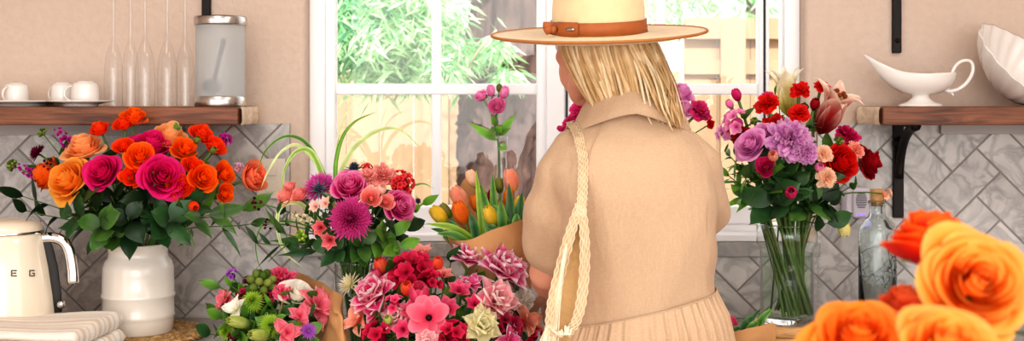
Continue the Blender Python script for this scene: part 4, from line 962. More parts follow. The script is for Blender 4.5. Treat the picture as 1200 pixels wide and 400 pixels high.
for i,(px,py,d,L,W,k,pal,pr,lab) in enumerate([
 (20,228,2.70,.085,.012,5,DARKG,'lance','dark narrow leaves reaching far left below the orange rose'),
 (30,247,2.66,.09,.013,5,DARKG,'lance','dark leaf spray hanging left over the kettle lid'),
 (75,250,2.62,.07,.019,8,GREEN[1],'point','broad green leaves below the yellow-orange rose'),
 (115,262,2.60,.07,.022,8,GREEN[0],'point','broad leaves hanging over the left rim of the crock'),
 (150,255,2.60,.065,.02,9,DARKG,'point','dark leaves in front of the crock neck at the middle'),
 (200,258,2.60,.07,.021,9,GREEN[1],'point','dark broad leaves hanging over the right rim of the crock'),
 (245,252,2.62,.075,.014,7,GREEN[0],'lance','long green leaves right of the crock under the orange cluster'),
 (285,246,2.64,.11,.013,5,GREEN[2],'lance','long bright leaf spray reaching right under the coral rose'),
 (300,262,2.66,.09,.010,5,GREEN[0],'lance','long thin leaves reaching right toward the middle vase'),
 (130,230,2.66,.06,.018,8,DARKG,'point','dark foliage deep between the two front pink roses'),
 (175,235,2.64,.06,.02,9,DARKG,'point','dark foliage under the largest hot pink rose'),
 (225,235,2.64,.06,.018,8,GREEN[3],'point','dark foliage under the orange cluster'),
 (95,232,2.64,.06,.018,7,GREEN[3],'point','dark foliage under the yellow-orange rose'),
 (210,150,2.72,.03,.008,5,GREEN[2],'point','small light green leaves among the top roses'),
 ]): sprig(px,py,d,V1,lab,'foliage in the white crock',L,W,k,pal,droop=0.6,prof=pr,t0=0,t1=0.6)

# ---- middle clear vase
nk=P(418,312,2.56); V2=Vase((VM[0],VM[1],nk[2]),0.035,(VM[0],VM[1],0.932),0.03); C2=np.array([VM[0],VM[1],P(0,262,2.56)[2]])
rows=[
('spray',333,230,24,0.02,'salm',(-.6,0,.3),'salmon pink spray rose at the far left of the middle vase bouquet'),
('spray',350,227,20,0.02,'salm',(-.2,0,.6),'small salmon rose beside the farthest left one'),
('spray',338,219,18,0.04,'salm',(-.4,0,.8),'salmon rosebud peeking above the farthest left roses'),
('mum',372,217,44,0.04,'mump',(-.3,0,.6),'purple-magenta chrysanthemum behind the spiky sea holly on the left'),
('thistle',374,222,30,-0.03,'thi',(-.2,-.3,.1),'grey-blue sea holly in front of the purple chrysanthemum'),
('rose',409,216,36,-0.02,'pmag',(-.1,0,.3),'pink rose at the upper centre of the middle vase bouquet'),
('mum',410,256,50,-0.05,'mumd',(-.1,-.2,0),'large dark magenta chrysanthemum at the centre of the middle vase bouquet'),
('open',369,242,18,-0.02,'palep',(-.4,0,.2),'pale peach alstroemeria left of the dark magenta chrysanthemum'),
('open',381,238,17,-0.02,'palep',(-.2,0,.3),'small pale peach alstroemeria touching the sea holly'),
('open',375,267,24,-0.02,'corp',(-.4,0,-.1),'coral pink alstroemeria low left of the dark magenta chrysanthemum'),
('open',386,282,26,-0.04,'corp',(-.3,0,-.4),'lowest coral pink alstroemeria of the middle vase bouquet'),
('spike',351,255,16,-0.01,'cream',(-.7,0,.2),'cream snapdragon leaning out left of the middle vase',{'n':12}),
('pods',354,276,14,-0.02,'grn',(-.5,0,-.5),'yellow-green seed head hanging below the cream snapdragon'),
('thistle',415,198,34,0.04,'thi',(.1,0,1),'dark spiny sea holly on top of the middle vase bouquet'),
('thistle',489,236,18,0.0,'thi',(.8,0,.1),'small sea holly peeking right of the magenta-edged rose'),
('carn',432,207,26,0.0,'salm',(0,0,.6),'salmon carnation right of the upper pink rose'),
('carn',450,204,32,0.0,'salm',(.2,0,.6),'larger salmon carnation next to the red cluster'),
('spray',435,231,22,-0.04,'salm',(0,0,.1),'salmon spray rose under the carnations, left one of two'),
('spray',453,236,18,-0.03,'salm',(.1,0,.1),'salmon spray rose touching the magenta-edged rose'),
('bud',447,222,13,-0.03,'palep',(.1,0,.5),'peach rosebud between the two salmon spray roses'),
('kal',472,213,32,0.0,'redcor',(.4,0,.4),'coral-red cluster of tiny florets at the upper right of the middle vase'),
('rose',471,240,34,-0.02,'pmag',(.3,0,0),'magenta-edged lilac rose at the right of the middle vase bouquet'),
('kal',430,196,14,0.04,'redcor',(.1,0,1),'small red floret cluster behind the top sea holly'),
('berries',303,238,16,0.0,'burg',(-.8,0,.1),'dark burgundy berry sprig at the far left over the long leaves'),
('berries',315,262,13,0.0,'burg',(-.8,0,-.1),'lower burgundy berry sprig among the long left leaves'),
]
bouquet(rows,V2,C2,2.56,95,0.09,G2,lsize=0.8,leaves=2,scale=1.12)
for px,py,d,L,W,k,pal,pr,lab in [
 (325,272,2.50,.08,.010,6,GREEN[0],'lance','long narrow leaves reaching left at the middle vase bouquet'),
 (345,290,2.48,.08,.010,6,GREEN[1],'lance','drooping dark leaves left of the middle vase'),
 (300,285,2.52,.07,.009,5,GREEN[1],'lance','dark leaves farthest left of the middle vase'),
 (390,292,2.46,.05,.017,7,GREEN[1],'point','rounded leaves over the left rim of the middle vase'),
 (425,285,2.46,.055,.015,8,GREEN[0],'point','dark leaves under the dark magenta chrysanthemum'),
 (455,275,2.46,.06,.016,8,GREEN[2],'point','green leaves hanging right under the lilac rose'),
 (475,268,2.48,.06,.015,7,DARKG,'point','dark leaves under the lilac rose at the right'),
 (495,240,2.52,.05,.008,5,BRIGHT,'lance','bright green narrow leaves at the right of the lilac rose'),
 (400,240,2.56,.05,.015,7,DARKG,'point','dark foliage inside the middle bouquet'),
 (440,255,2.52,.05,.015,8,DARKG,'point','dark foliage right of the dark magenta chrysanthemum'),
 (468,290,2.46,.05,.014,5,BRIGHT,'point','bright leaf hanging lowest right of the middle vase'),
 (360,250,2.54,.05,.010,6,GREEN[0],'lance','leaf spray behind the peach alstroemerias')]:
    sprig(px,py,d,V2,lab,'foliage in the middle vase',L,W,k,pal,droop=0.5,prof=pr,t0=0,t1=0.55)
VAR=((226,236,180),(150,190,80),(120,170,60)); LGT=((240,246,210),(216,232,160),(200,222,130)); DKV=((170,196,110),(70,120,50),(60,110,50))
GB='arching grass blades behind the middle bouquet'
b0=(415,310,2.57)
blade([b0,(402,260,2.60),(393,205,2.64),(400,165,2.66),(416,143,2.67),(442,131,2.68)],0.0055,'bright green blade curving tall up to the right before the window',GB,BRIGHT)
blade([b0,(398,250,2.62),(397,215,2.66),(412,178,2.68),(440,155,2.68),(468,152,2.68),(493,174,2.66)],0.0075,'pale cream-green blade arching right across the left pane',GB,LGT)
blade([b0,(400,270,2.62),(386,222,2.66),(362,172,2.68),(336,160,2.68),(312,176,2.66),(300,205,2.62)],0.006,'dark green striped blade arching left in front of the tile',GB,DKV)
blade([b0,(398,270,2.62),(384,225,2.64),(366,181,2.65),(348,178,2.64),(334,198,2.62),(329,230,2.60)],0.0075,'striped blade with cream edges arching short left',GB,VAR)
blade([b0,(396,270,2.64),(380,210,2.68),(352,172,2.70),(330,178,2.69),(314,202,2.67),(306,220,2.66)],0.0045,'thin pale blade arching left below the dark striped one',GB,LGT)
blade([b0,(385,275,2.55),(352,240,2.56),(328,245,2.56),(326,275,2.55),(336,298,2.54),(354,313,2.53)],0.006,'cream striped blade curling down left of the middle vase',GB,LGT)
blade([b0,(385,280,2.53),(350,262,2.55),(312,262,2.57),(300,282,2.57),(302,306,2.56),(308,318,2.56)],0.003,'thin dark blade hanging down in front of the marble tile',GB,DKV)
blade([b0,(435,270,2.60),(462,232,2.64),(492,216,2.66),(508,221,2.66)],0.0035,'short thin blade leaning right before the window',GB,BRIGHT)
blade([b0,(400,255,2.62),(393,205,2.66),(397,160,2.68),(408,128,2.69),(412,118,2.69)],0.0025,'thinnest blade standing upright against the white window frame',GB,LGT)

# ---- lower left bundle in brown paper, lying on the worktop
V3=Vase(P(352,400,2.42),0.035,P(392,415,2.36)*np.array([1,1,0])+np.array([0,0,0.94]),0.02,False); C3=P(325,400,2.50)
rows=[
('carn',328,324,30,0.03,'hotp',(0,0,.8),'bright pink carnation at the top of the lower left bundle'),
('carn',331,342,19,-0.01,'hotp',(0,0,.1),'smaller pink carnation just under the top one'),
('liz',349,343,34,-0.01,'white',(.1,0,.5),'white lisianthus right of the pink carnations'),
('lily',262,352,30,0.0,'pstr',(-.7,0,.2),'pink alstroemeria at the far left of the lower left bundle',{'name':'alstroemeria'}),
('lily',274,362,27,-0.03,'white',(-.3,0,.1),'white alstroemeria with open petals left in the lower left bundle',{'name':'alstroemeria'}),
('lily',375,357,42,-0.02,'pstr',(.5,0,.3),'large coral pink alstroemeria at the right next to the brown paper',{'name':'alstroemeria'}),
('lily',352,370,26,-0.04,'pstr',(.1,0,.2),'pink alstroemeria left of the large coral one',{'name':'alstroemeria'}),
('aster',362,388,18,-0.06,'purp',(0,0,.1),'small violet aster low in front of the coral alstroemeria'),
('pom',295,350,28,-0.02,'grn',(-.1,0,.4),'lime green tufted dianthus at the middle of the lower left bundle'),
('pom',316,380,28,-0.05,'grn',(0,0,.1),'lime green tufted dianthus low in front of the bundle'),
('pom',262,388,22,-0.03,'grn',(-.5,0,0),'lime green tufted dianthus at the lower left corner of the bundle'),
('pods',306,334,30,0.01,'grnd',(0,0,.6),'olive green seed head left of the pink carnations'),
('cluster',271,321,14,0.04,'purp',(-.4,0,.8),'lilac floret at the upper left of the lower left bundle',{'n':6}),
('cluster',284,344,18,0.0,'dcrim',(-.3,0,.3),'maroon-pink flower above the lime dianthus on the left',{'n':5}),
('cluster',290,328,12,0.03,'burg',(-.2,0,.6),'dark burgundy floret beside the olive seed head',{'n':5}),
('tulip',280,378,11,-0.05,'lbud',(-.95,0,-.1),'closed green lily bud pointing left low in the bundle',{'H':0.06,'name':'lily_bud'}),
('tulip',304,393,11,-0.06,'lbud',(-.85,0,-.15),'pale green lily bud lowest in the bundle, almost at the bottom edge',{'H':0.065,'name':'lily_bud'}),
('grain',329,362,16,-0.04,'grass',(.4,0,.8),'tan grass head standing in the middle of the lower left bundle'),
('lily',337,390,30,-0.06,'pstr',(.1,0,0),'magenta pink alstroemeria at the bottom of the lower left bundle',{'name':'alstroemeria'}),
('cluster',316,349,16,0.0,'dcrim',(0,0,.3),'dark red floret below the olive seed head',{'n':5}),
('cluster',273,397,14,-0.04,'burg',(-.2,0,0),'dark maroon floret at the bottom edge of the lower left bundle',{'n':5}),
]
bouquet(rows,V3,C3,2.50,95,0.08,G3,lsize=0.9,leaves=3,scale=1.3)
for px,py,d,L,W,k,pal,lab in [(255,335,2.50,.05,.013,6,GREEN[2],'green leaves at the upper left of the lower left bundle'),(252,372,2.46,.055,.016,7,GREEN[0],'dark leaves at the far left of the lower left bundle'),(298,368,2.44,.05,.014,8,GREEN[2],'green leaves between the lime dianthus heads'),
   (340,355,2.46,.05,.013,7,GREEN[1],'leaves around the white lisianthus'),(285,392,2.42,.05,.014,7,GREEN[0],'leaves at the bottom of the lower left bundle'),(345,380,2.42,.05,.012,7,GREEN[3],'dark leaves under the grass head'),(245,392,2.46,.05,.014,6,GREEN[1],'leaves at the lower left corner over the placemat'),
 (270,335,2.48,.035,.005,14,BRIGHT,'feathery light green sprig at the upper left of the lower left bundle'),(318,360,2.43,.035,.005,14,BRIGHT,'feathery light green sprig at the middle of the lower left bundle'),(300,385,2.40,.04,.010,9,GREEN[2],'green leaves between the two lily buds'),(362,350,2.44,.045,.011,6,GREEN[0],'leaves between the white lisianthus and the coral alstroemeria'),(260,372,2.43,.04,.010,8,GREEN[2],'green leaves under the white alstroemeria')]:
    sprig(px,py,d,V3,lab,'foliage in the lower left bundle',L,W,k,pal,droop=0.4,t0=0,t1=0.7)

# ---- heap of pink lilies in front of the woman, stems gathered on the worktop
V4=Vase(P(520,440,2.42),0.06,np.array([P(530,0,2.40)[0],-0.52,0.935]),0.04,False); C4=P(515,430,2.46)
rows=[
('bud',447,312,17,0.02,'orb',(-.3,0,.8),'salmon-red rosebud at the top left of the heap'),
('bud',441,322,12,0.01,'pinkd',(-.4,0,.6),'small pink bud under the salmon-red one'),
('mum',408,331,28,0.01,'cream',(-.7,0,.5),'cream chrysanthemum at the left edge by the brown paper',{'N':60}),
('dlily',436,344,48,-0.03,'pw2',(-.5,0,.4),'double pink and white lily at the upper left of the heap'),
('cluster',481,317,50,0.0,'crim',(-.1,0,.5),'large crimson flower cluster at the top of the heap',{'n':13}),
('open',494,298,32,0.02,'salm',(0,0,.9),'salmon pink alstroemeria on top of the crimson cluster',{'th':0.5}),
('bud',477,338,15,-0.05,'orb',(0,0,.4),'peach-red rosebud below the crimson cluster'),
('bud',491,344,24,-0.06,'pinkd',(.1,0,.3),'plump pink bud below the crimson cluster'),
('cluster',461,355,22,-0.05,'hotp',(-.2,0,.2),'bright pink floret pair right of the double lily',{'n':5}),
('anem',502,371,42,-0.08,'anem',(-.1,-.3,.2),'open coral pink anemone with dark eye at the front of the heap'),
('open',481,365,28,-0.05,'pinkd',(-.2,0,.1),'pale pink alstroemeria left of the dark-eyed anemone'),
('lily',416,374,38,-0.03,'salp',(-.6,0,.1),'salmon lily at the lower left of the heap next to the brown paper'),
('cluster',441,394,34,-0.06,'crim',(-.2,0,-.1),'crimson flower at the bottom left of the heap',{'n':8}),
('dlily',550,301,40,0.02,'pw',(.1,0,.7),'double white and pink lily below the tulip paper'),
('dlily',590,313,54,-0.01,'pw',(.3,0,.4),'largest double pink and white lily, beside the sleeve'),
('open',538,340,28,-0.04,'pinkd',(0,0,.4),'rose pink alstroemeria at the middle of the heap'),
('open',557,356,26,-0.05,'hotp',(.1,0,.2),'magenta-pink alstroemeria left of the pale double lily'),
('lily',553,331,26,-0.01,'pw',(.1,0,.5),'small white and pink lily between the two upper double lilies'),
('dlily',584,352,48,-0.05,'lpk',(.3,0,.2),'pale double lily with pink markings at the right of the heap'),
('dlily',565,381,40,-0.08,'crgr',(.1,0,.1),'cream-white double lily at the lower front of the heap',{'W':0.42}),
('cluster',596,383,34,-0.06,'dcrim',(.2,0,.1),'deep crimson flower right of the cream double lily',{'n':8}),
('lily',620,377,38,-0.03,'salp',(.6,0,.1),'salmon-pink lily at the lower right by the bag fringe'),
('carn',615,349,26,0.0,'white',(.5,0,.2),'white carnation under the forearm'),
('cluster',531,393,32,-0.08,'crim',(0,0,-.1),'crimson flower below the dark-eyed anemone at the bottom edge',{'n':8}),
('lily',600,399,30,-0.08,'pw',(.3,0,-.1),'white and pink lily at the bottom edge under the crimson flower'),
('open',472,386,26,-0.08,'pinkd',(-.1,0,-.1),'rose pink alstroemeria at the bottom left of the anemone'),
('dlily',500,402,26,-0.10,'lpk',(0,0,-.1),'pale pink lily at the bottom edge of the heap'),
('dlily',466,372,34,-0.04,'lpk',(-.2,0,.1),'pale pink double lily in front of the leaf tuft left of the anemone'),
('open',525,362,30,-0.05,'pinkd',(0,0,.3),'rose pink alstroemeria right of the dark-eyed anemone'),
('lily',437,366,30,-0.03,'pw2',(-.4,0,.1),'pink and white lily just below the left double lily'),
('carn',607,331,24,0.02,'lpk',(.4,0,.5),'pale pink carnation tucked right of the largest double lily'),
('open',520,322,24,0.0,'salm',(0,0,.6),'salmon alstroemeria between crimson cluster and double lilies'),
('cluster',505,327,26,-0.02,'crim',(.1,0,.4),'dark red flower right of the big crimson cluster',{'n':7}),
('bud',513,309,13,0.0,'orb',(.1,0,.8),'orange bud right of the crimson cluster'),
('bud',455,375,10,-0.07,'lbud',(-.1,0,.5),'green lily bud in the leaf tuft at the left of the heap'),
('cluster',628,394,22,-0.03,'crim',(.3,0,0),'crimson floret at the lower right corner of the heap',{'n':5}),
]
bouquet(rows,V4,C4,2.46,150,0.10,G4,lsize=0.9,leaves=3,scale=1.28)
for px,py,d,L,W,k,pal,lab in [(443,366,2.36,.05,.010,10,GREEN[2],'tuft of green leaves left of the pink florets in the heap'),(528,308,2.46,.05,.014,5,GREEN[1],'dark leaf between crimson cluster and double lilies'),(567,330,2.40,.05,.012,5,GREEN[0],'upright leaf left of the largest double lily'),(577,372,2.34,.04,.010,4,GREEN[1],'small leaf between the pale and cream double lilies'),
   (520,350,2.38,.045,.009,9,GREEN[2],'light green leaves at the middle of the heap'),(462,325,2.44,.05,.012,6,GREEN[3],'dark leaves left of the crimson cluster'),(610,335,2.42,.05,.014,5,GREEN[0],'leaves right of the largest double lily'),(490,390,2.34,.06,.010,6,GREEN[1],'narrow dark leaves at the bottom of the heap'),(425,355,2.42,.05,.013,6,GREEN[0],'leaves under the left double lily'),(548,372,2.36,.045,.013,6,GREEN[0],'leaves left of the cream double lily'),(605,367,2.38,.05,.013,6,GREEN[3],'dark leaves behind the deep crimson flower'),(425,392,2.38,.05,.012,6,GREEN[1],'leaves at the lower left of the heap'),(565,300,2.48,.05,.012,5,GREEN[2],'upright leaf between the two top double lilies'),(455,380,2.36,.04,.009,9,GREEN[2],'light leaves at the lower left of the anemone'),(510,345,2.39,.04,.010,8,GREEN[0],'leaves above the dark-eyed anemone'),(540,375,2.36,.04,.010,7,GREEN[2],'light leaves right of the dark-eyed anemone'),(470,345,2.40,.04,.010,7,GREEN[2],'light leaves below the crimson cluster')]:
    sprig(px,py,d,V4,lab,'foliage in the heap',L,W,k,pal,droop=0.4,t0=0,t1=0.7)

# ---- right glass vase
nk=P(922,266,2.66); V5=Vase((VR[0],VR[1],nk[2]),0.056,(VR[0],VR[1],0.990),0.058); C5=np.array([VR[0],VR[1],P(0,195,2.66)[2]])
rows=[
('trumpet',922,110,44,0.06,'lilw',(-.1,.5,1.6),'tall cream-green lily bud opening at the top of the right vase',{'L':2.3,'flare':0.5}),
('ranun',937,104,24,-0.01,'red',(0,0,.5),'red ranunculus in front of the cream lily, upper one'),
('ranun',937,131,25,-0.02,'red',(0,0,.3),'red ranunculus straight below the upper red one'),
('ranun',963,100,20,0.02,'red',(.2,0,.6),'small red ranunculus right of the cream lily, beside the wall'),
('ranun',898,120,30,0.0,'red',(-.3,0,.6),'red ranunculus left of the cream lily'),
('ranun',899,113,18,0.04,'dpk',(-.1,0,1),'magenta ranunculus peeking over the left red one'),
('bud',955,122,13,-0.01,'dred',(.1,0,.7),'dark red bud between the red ranunculus'),
('trumpet',974,130,52,-0.01,'lilr',(.5,.1,1.1),'red lily with long pale curled petals at the upper right of the right vase',{'L':2.3,'flare':0.9}),
('rose',877,168,34,-0.03,'lav',(-.4,0,.3),'pink-lavender rose at the left of the right vase bouquet'),
('rose',892,155,26,0.0,'lav',(-.1,0,.5),'smaller lavender rose behind the left one'),
('hydra',926,161,52,-0.02,'lavp',(0,0,.3),'big ruffled lavender carnation at the centre of the right vase'),
('hydra',944,177,28,-0.04,'lavp',(.2,0,.1),'smaller ruffled lavender carnation below the big one'),
('tight',896,195,22,-0.04,'dpk',(0,0,.2),'bright pink rosebud low left in the right vase'),
('cluster',860,141,34,0.02,'pkmid',(-.5,0,.6),'pink flower cluster at the upper left of the right vase',{'n':8}),
('cluster',846,155,22,0.04,'lav',(-.6,0,.3),'pale lilac flower at the far left beside the shoulder',{'n':6}),
('ranun',868,158,24,0.03,'dred',(-.3,0,.3),'dark red flower behind the left lavender rose'),
('ranun',907,143,28,0.03,'red',(0,0,.6),'crimson flower between lavender rose and carnation'),
('bud',863,111,13,0.06,'dpk',(-.2,0,1),'pink bud on a thin stem at the window, higher one'),
('bud',855,122,10,0.06,'pkmid',(-.4,0,1),'pink bud on a thin stem at the window, lower one'),
('peony',994,158,30,0.02,'magc',(.3,0,.6),'magenta-crimson peony at the upper right of the right vase'),
('carn',1004,176,22,-0.02,'corc',(.2,-.3,.2),'coral carnation between the magenta peony and red roses'),
('rose',989,190,40,-0.03,'red',(.2,0,.1),'red rose at the lower right, facing front'),
('rose',1020,190,36,0.01,'dred',(.6,0,.1),'dark red rose at the far right edge of the right vase bouquet'),
('carn',966,180,21,-0.04,'pchc',(.1,0,.2),'peach carnation above the other peach one, left of the red rose'),
('carn',970,209,24,-0.04,'pchc',(.1,0,-.2),'peach carnation hanging below the red rose'),
('bud',927,226,16,-0.06,'dpk',(0,0,.7),'pink rosebud standing low just above the vase rim'),
('bud',906,183,14,-0.04,'salp',(0,0,.5),'dusty pink bud left of the lavender carnation'),
('bud',989,268,17,0.0,'bpale',(.2,0,-2.2),'pale yellow bud drooping right of the vase',{'leaves':0}),
('bud',960,196,12,-0.03,'pkmid',(0,0,.6),'small pink bud among the peach carnations'),
('pods',884,142,9,0.02,'grnd',(-.2,0,.9),'green bud above the left lavender rose'),
('pods',983,166,12,-0.01,'grnd',(.2,0,.6),'green seed pod between red lily and magenta peony'),
('cluster',1040,228,16,0.06,'pchc',(1,0,-.2),'dried peach flower beside the bottle cork',{'n':6,'leaves':0}),
]
for r in rows: 
    if len(r)<9: rows[rows.index(r)]=r+({'srad':0.0036},)
bouquet(rows,V5,C5,2.68,120,0.11,G5,lsize=1.0,leaves=3,scale=1.12)
for px,py,d,L,W,k,pal,pr,lab in [
 (852,205,2.64,.05,.008,12,BRIGHT,'lance','feathery bright green fern at the left of the right vase'),(866,228,2.60,.045,.009,12,BRIGHT,'lance','feathery bright green fern hanging lower left of the right vase'),(850,178,2.68,.04,.008,9,GREEN[2],'lance','green fern beside the sleeve at the right vase'),
 (905,235,2.56,.08,.026,5,GREEN[1],'point','broad dark leaves above the left rim of the right vase'),(930,215,2.56,.06,.02,8,GREEN[3],'point','dark rose leaves above the vase rim at the middle'),(950,235,2.57,.06,.018,7,GREEN[0],'point','rose leaves above the right rim of the right vase'),
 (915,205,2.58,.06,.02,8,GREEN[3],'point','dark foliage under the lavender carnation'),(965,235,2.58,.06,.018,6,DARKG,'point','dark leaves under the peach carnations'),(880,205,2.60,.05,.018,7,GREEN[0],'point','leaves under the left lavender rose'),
 (970,262,2.58,.06,.018,2,GREEN[1],'point','single green leaf drooping right of the vase rim'),(975,240,2.60,.05,.018,4,DARKG,'point','dark round leaves beside the plug-in box'),(912,115,2.72,.06,.018,3,GREEN[2],'point','upright green leaf left of the cream lily'),(945,148,2.62,.03,.01,7,GREEN[2],'point','small leaves under the red ranunculus pair'),(1005,215,2.64,.03,.008,4,GREEN[0],'lance','thin leaves under the dark red rose')]:
    sprig(px,py,d,V5,lab,'foliage in the right vase',L,W,k,pal,droop=0.5,prof=pr,t0=0,t1=0.5)

# ---- flowers half hidden behind the woman
V6=Vase(P(745,230,2.78),0.05,np.array([P(745,0,2.78)[0],-0.22,0.921]),0.04); C6=P(745,190,2.80)
rows=[
('rose',799,107,32,0.0,'lav',(.3,0,.8),'pale lilac rose above the right shoulder, upper one'),
('rose',803,126,25,-0.02,'lav',(.2,0,.3),'lilac rose above the right shoulder, lower one'),
('peony',821,129,31,-0.02,'dpk',(.4,0,.3),'magenta peony right of the lilac roses above the shoulder'),
('peony',680,130,34,0.0,'dpk',(-.3,0,.6),'magenta peony peeking left of the shirt collar'),
('peony',667,144,24,0.0,'dpk',(-.7,0,.3),'smaller magenta peony lowest left of the collar'),
('bud',657,151,9,0.0,'dpk',(-.8,0,.3),'dark magenta bud just above the left shoulder'),
('ranun',833,145,14,0.0,'red',(.6,0,.2),'small red flower beside the right shoulder'),
]
bouquet(rows,V6,C6,2.78,110,0.03,'flowers behind the woman',lsize=0.8,leaves=1)
# ---- pink spray rose in the bud vase: one stem, several blooms
t=thing('spray_rose',VBU+np.array([0,0,0.014]),'pink spray rose stem with five small blooms in the bud vase','spray rose')
kd=0.03-CY; rgq=np.random.default_rng(77); s=MB(); top=P(580,140,kd); fork=P(583,165,kd)
s.tube(smooth_path([VBU+np.array([0.004,0,0.014]),P(586,215,kd),fork,P(580,150,kd)],4),0.0024,lin((70,120,60)),8)
for px,py,dm,kind,pal,ex in ((563,112,17,'tight','lpr',(-.5,0,.7)),(583,124,22,'tight','lpr',(0,-.2,.3)),(575,106,13,'bud','lpr',(-.1,0,1)),(591,108,14,'bud','lpr',(.4,0,1)),(585,103,9,'bud','grnd',(.1,0,1))):
    O=P(px,py,kd-0.02); A=nrm(np.array(ex)+nrm(CAMP-O)*0.5); R=dm/2*kd/F; b=MB(); fn,k0=FL[kind]; fn(b,rgq,O,A,R,PAL[pal],**k0); bl=b.build('bloom',M['petal'],t)
    s.tube(bez(P(580,150,kd),P(580,140,kd),O-A*R*2,O-A*R*0.7,7),0.0014,lin((80,130,60)),6)
    c=MB(); A_,x,y=frame(A)
    for i in range(5): petal(c,O-A*R*0.72,A_,rad(x,y,i*1.257),R*1.1,R*0.2,0.7,-0.4,GREEN[2],'lance',cup=0.4,nu=3,nv=5,tip=0.6)
    c.build('calyx',M['leaf'],bl)
s.build('stem',M['stem'],t)
f=MB()
for px,py,tx,ty,w in ((583,165,548,143,.010),(583,160,605,133,.010),(584,170,594,176,.011),(582,155,588,148,.010),(581,150,572,158,.009),(583,158,599,150,.008),(582,148,575,135,.008)):
    a=P(px,py,kd-0.005); e=P(tx,ty,kd-0.02); d=e-a; L=np.linalg.norm(d); A=nrm(d); Rd=nrm(np.cross(A,np.array([0,-1.0,0.2]))); Rd2=nrm(np.cross(A,Rd))
    petal(f,a,A,Rd2,L*1.05,w,0.15,-0.3,BRIGHT if w>.009 else GREEN[2],'point',cup=0.1,nu=5,nv=7)
f.build('foliage',M['leaf'],t)

# ---- tulips in brown paper by the window
pc=P(585,330,2.62); V7=Vase(pc,0.04,P(615,395,2.60)*np.array([1,1,0])+np.array([0,0,0.94]),0.02,False)
tul=[(514,252,17,2.55,'tyel',(-.75,0,.75),'yellow tulip at the far left of the paper-wrapped tulips'),(522,247,12,2.57,'tgrn',(-.6,0,.8),'closed green tulip bud beside the far left yellow one'),(538,231,19,2.60,'tpink',(-.55,0,.8),'salmon pink tulip leaning left above the orange one'),
 (540,249,19,2.54,'torg',(-.35,-.2,.9),'orange tulip at the left front of the wrapped tulips'),(553,209,14,2.66,'tpale',(-.4,0,1),'pale cream tulip standing at the back left'),(575,253,17,2.53,'tyel',(-.35,-.2,.9),'yellow tulip at the middle front of the wrapped tulips'),
 (599,211,18,2.62,'tpink',(-.2,0,1),'tall pale pink tulip highest at the right'),(596,231,13,2.60,'torg',(.1,0,1),'small orange tulip among leaves at the right'),(576,230,10,2.60,'tmar',(0,0,1),'closed maroon tulip at the centre'),(563,226,10,2.62,'tmar',(-.2,0,1),'maroon tulip bud left of the centre, behind leaves'),
 (585,217,11,2.63,'tgrn',(-.1,0,1),'green tulip bud beside the tall pale pink tulip'),(608,240,14,2.60,'tyel',(.25,0,1),'yellow tulip tucked at the far right among leaves'),(557,238,12,2.62,'torg',(-.2,0,1),'orange tulip half hidden right of the salmon one')]
TU=[];TT=[]
for px,py,w,d,pal,ex,lab in tul:
    O=P(px,py,d); R=w/2*d/F; A=nrm(np.array(ex)); TU.append((px,py)); TT.append(flower('tulip',O,A,R,PAL[pal],V7,lab,G6,cat='tulip',leaves=0,stemcol=(110,150,70),H=3.0*R if w>12 else 3.3*R,srad=0.0028))
def tleaf(rows,TU,TT):
    used={}
    for (px,py,d,qx,qy,e,w,pal,lab) in rows:
        k=min(range(len(TU)),key=lambda i:abs(TU[i][0]-qx)*1.0+abs(TU[i][1]-qy)*0.3+18*used.get(i,0)); used[k]=used.get(k,0)+1; t=TT[k]
        a=P(px,py,d); z=P(qx,qy,e); m=(a+z)/2+np.array([0,-0.01,0.012]); pts=smooth_path([a,m,z],6); b=MB(); n=len(pts); T=np.gradient(pts,axis=0)
        Gd=[];C=[]
        for i in range(n):
            s=i/(n-1); sd=nrm(np.cross(T[i],nrm(CAMP-pts[i]))); ww=w*math.sin(math.pi*(0.15+0.85*s)**0.9)**0.8+0.0002 if s<1 else 0.0003
            Gd.append([pts[i]+sd*ww*q+np.array([0,-0.35*ww*(1-abs(q)),0]) for q in (-1,-.5,0,.5,1)]); c0,c1,c2=[lin(c) for c in pal]; C.append([c2,c1,c0,c1,c2])
        b.grid(np.array(Gd),np.array(C)); b.build('leaf',M['leaf'],t)
LB=((60,110,44),(92,150,62),(150,190,96)); LD=((40,86,46),(62,116,66),(110,156,96)); LY=((110,150,40),(150,190,60),(190,216,100))
tleaf([(560,285,2.53,500,262,2.52,.008,LY,'long yellow-green tulip leaf lying left past the yellow tulip'),(565,285,2.56,558,200,2.58,.006,LY,'tall thin bright leaf standing left of centre'),(580,285,2.55,577,203,2.60,.008,LB,'tall upright leaf at the back of the tulips'),
 (600,280,2.54,577,240,2.53,.011,LB,'broad leaf folding left in the middle of the tulips'),(605,278,2.55,612,225,2.56,.009,LD,'dark upright leaf at the right of the tulips'),(600,280,2.53,596,215,2.56,.009,LD,'dark leaf in front of the tall pale pink tulip'),
 (560,288,2.52,550,250,2.51,.009,LD,'dark leaf curling between orange and yellow tulips'),(575,285,2.52,563,215,2.58,.010,LB,'leaf behind the middle yellow tulip'),(590,283,2.52,586,235,2.52,.010,LB,'green leaf right of the middle yellow tulip'),(545,288,2.53,524,258,2.53,.007,LD,'dark leaf behind the left yellow tulip'),
 (610,278,2.55,618,238,2.57,.008,LB,'leaf touching the woman sleeve'),(585,285,2.51,572,265,2.50,.009,LD,'short dark leaf at the paper edge'),(555,290,2.51,512,274,2.51,.008,LB,'green leaf over the left paper corner'),(604,282,2.52,606,250,2.51,.009,LB,'short green leaf at the right paper edge'),(535,290,2.53,505,268,2.53,.006,LD,'dark leaf lowest left over the paper')],TU,TT)
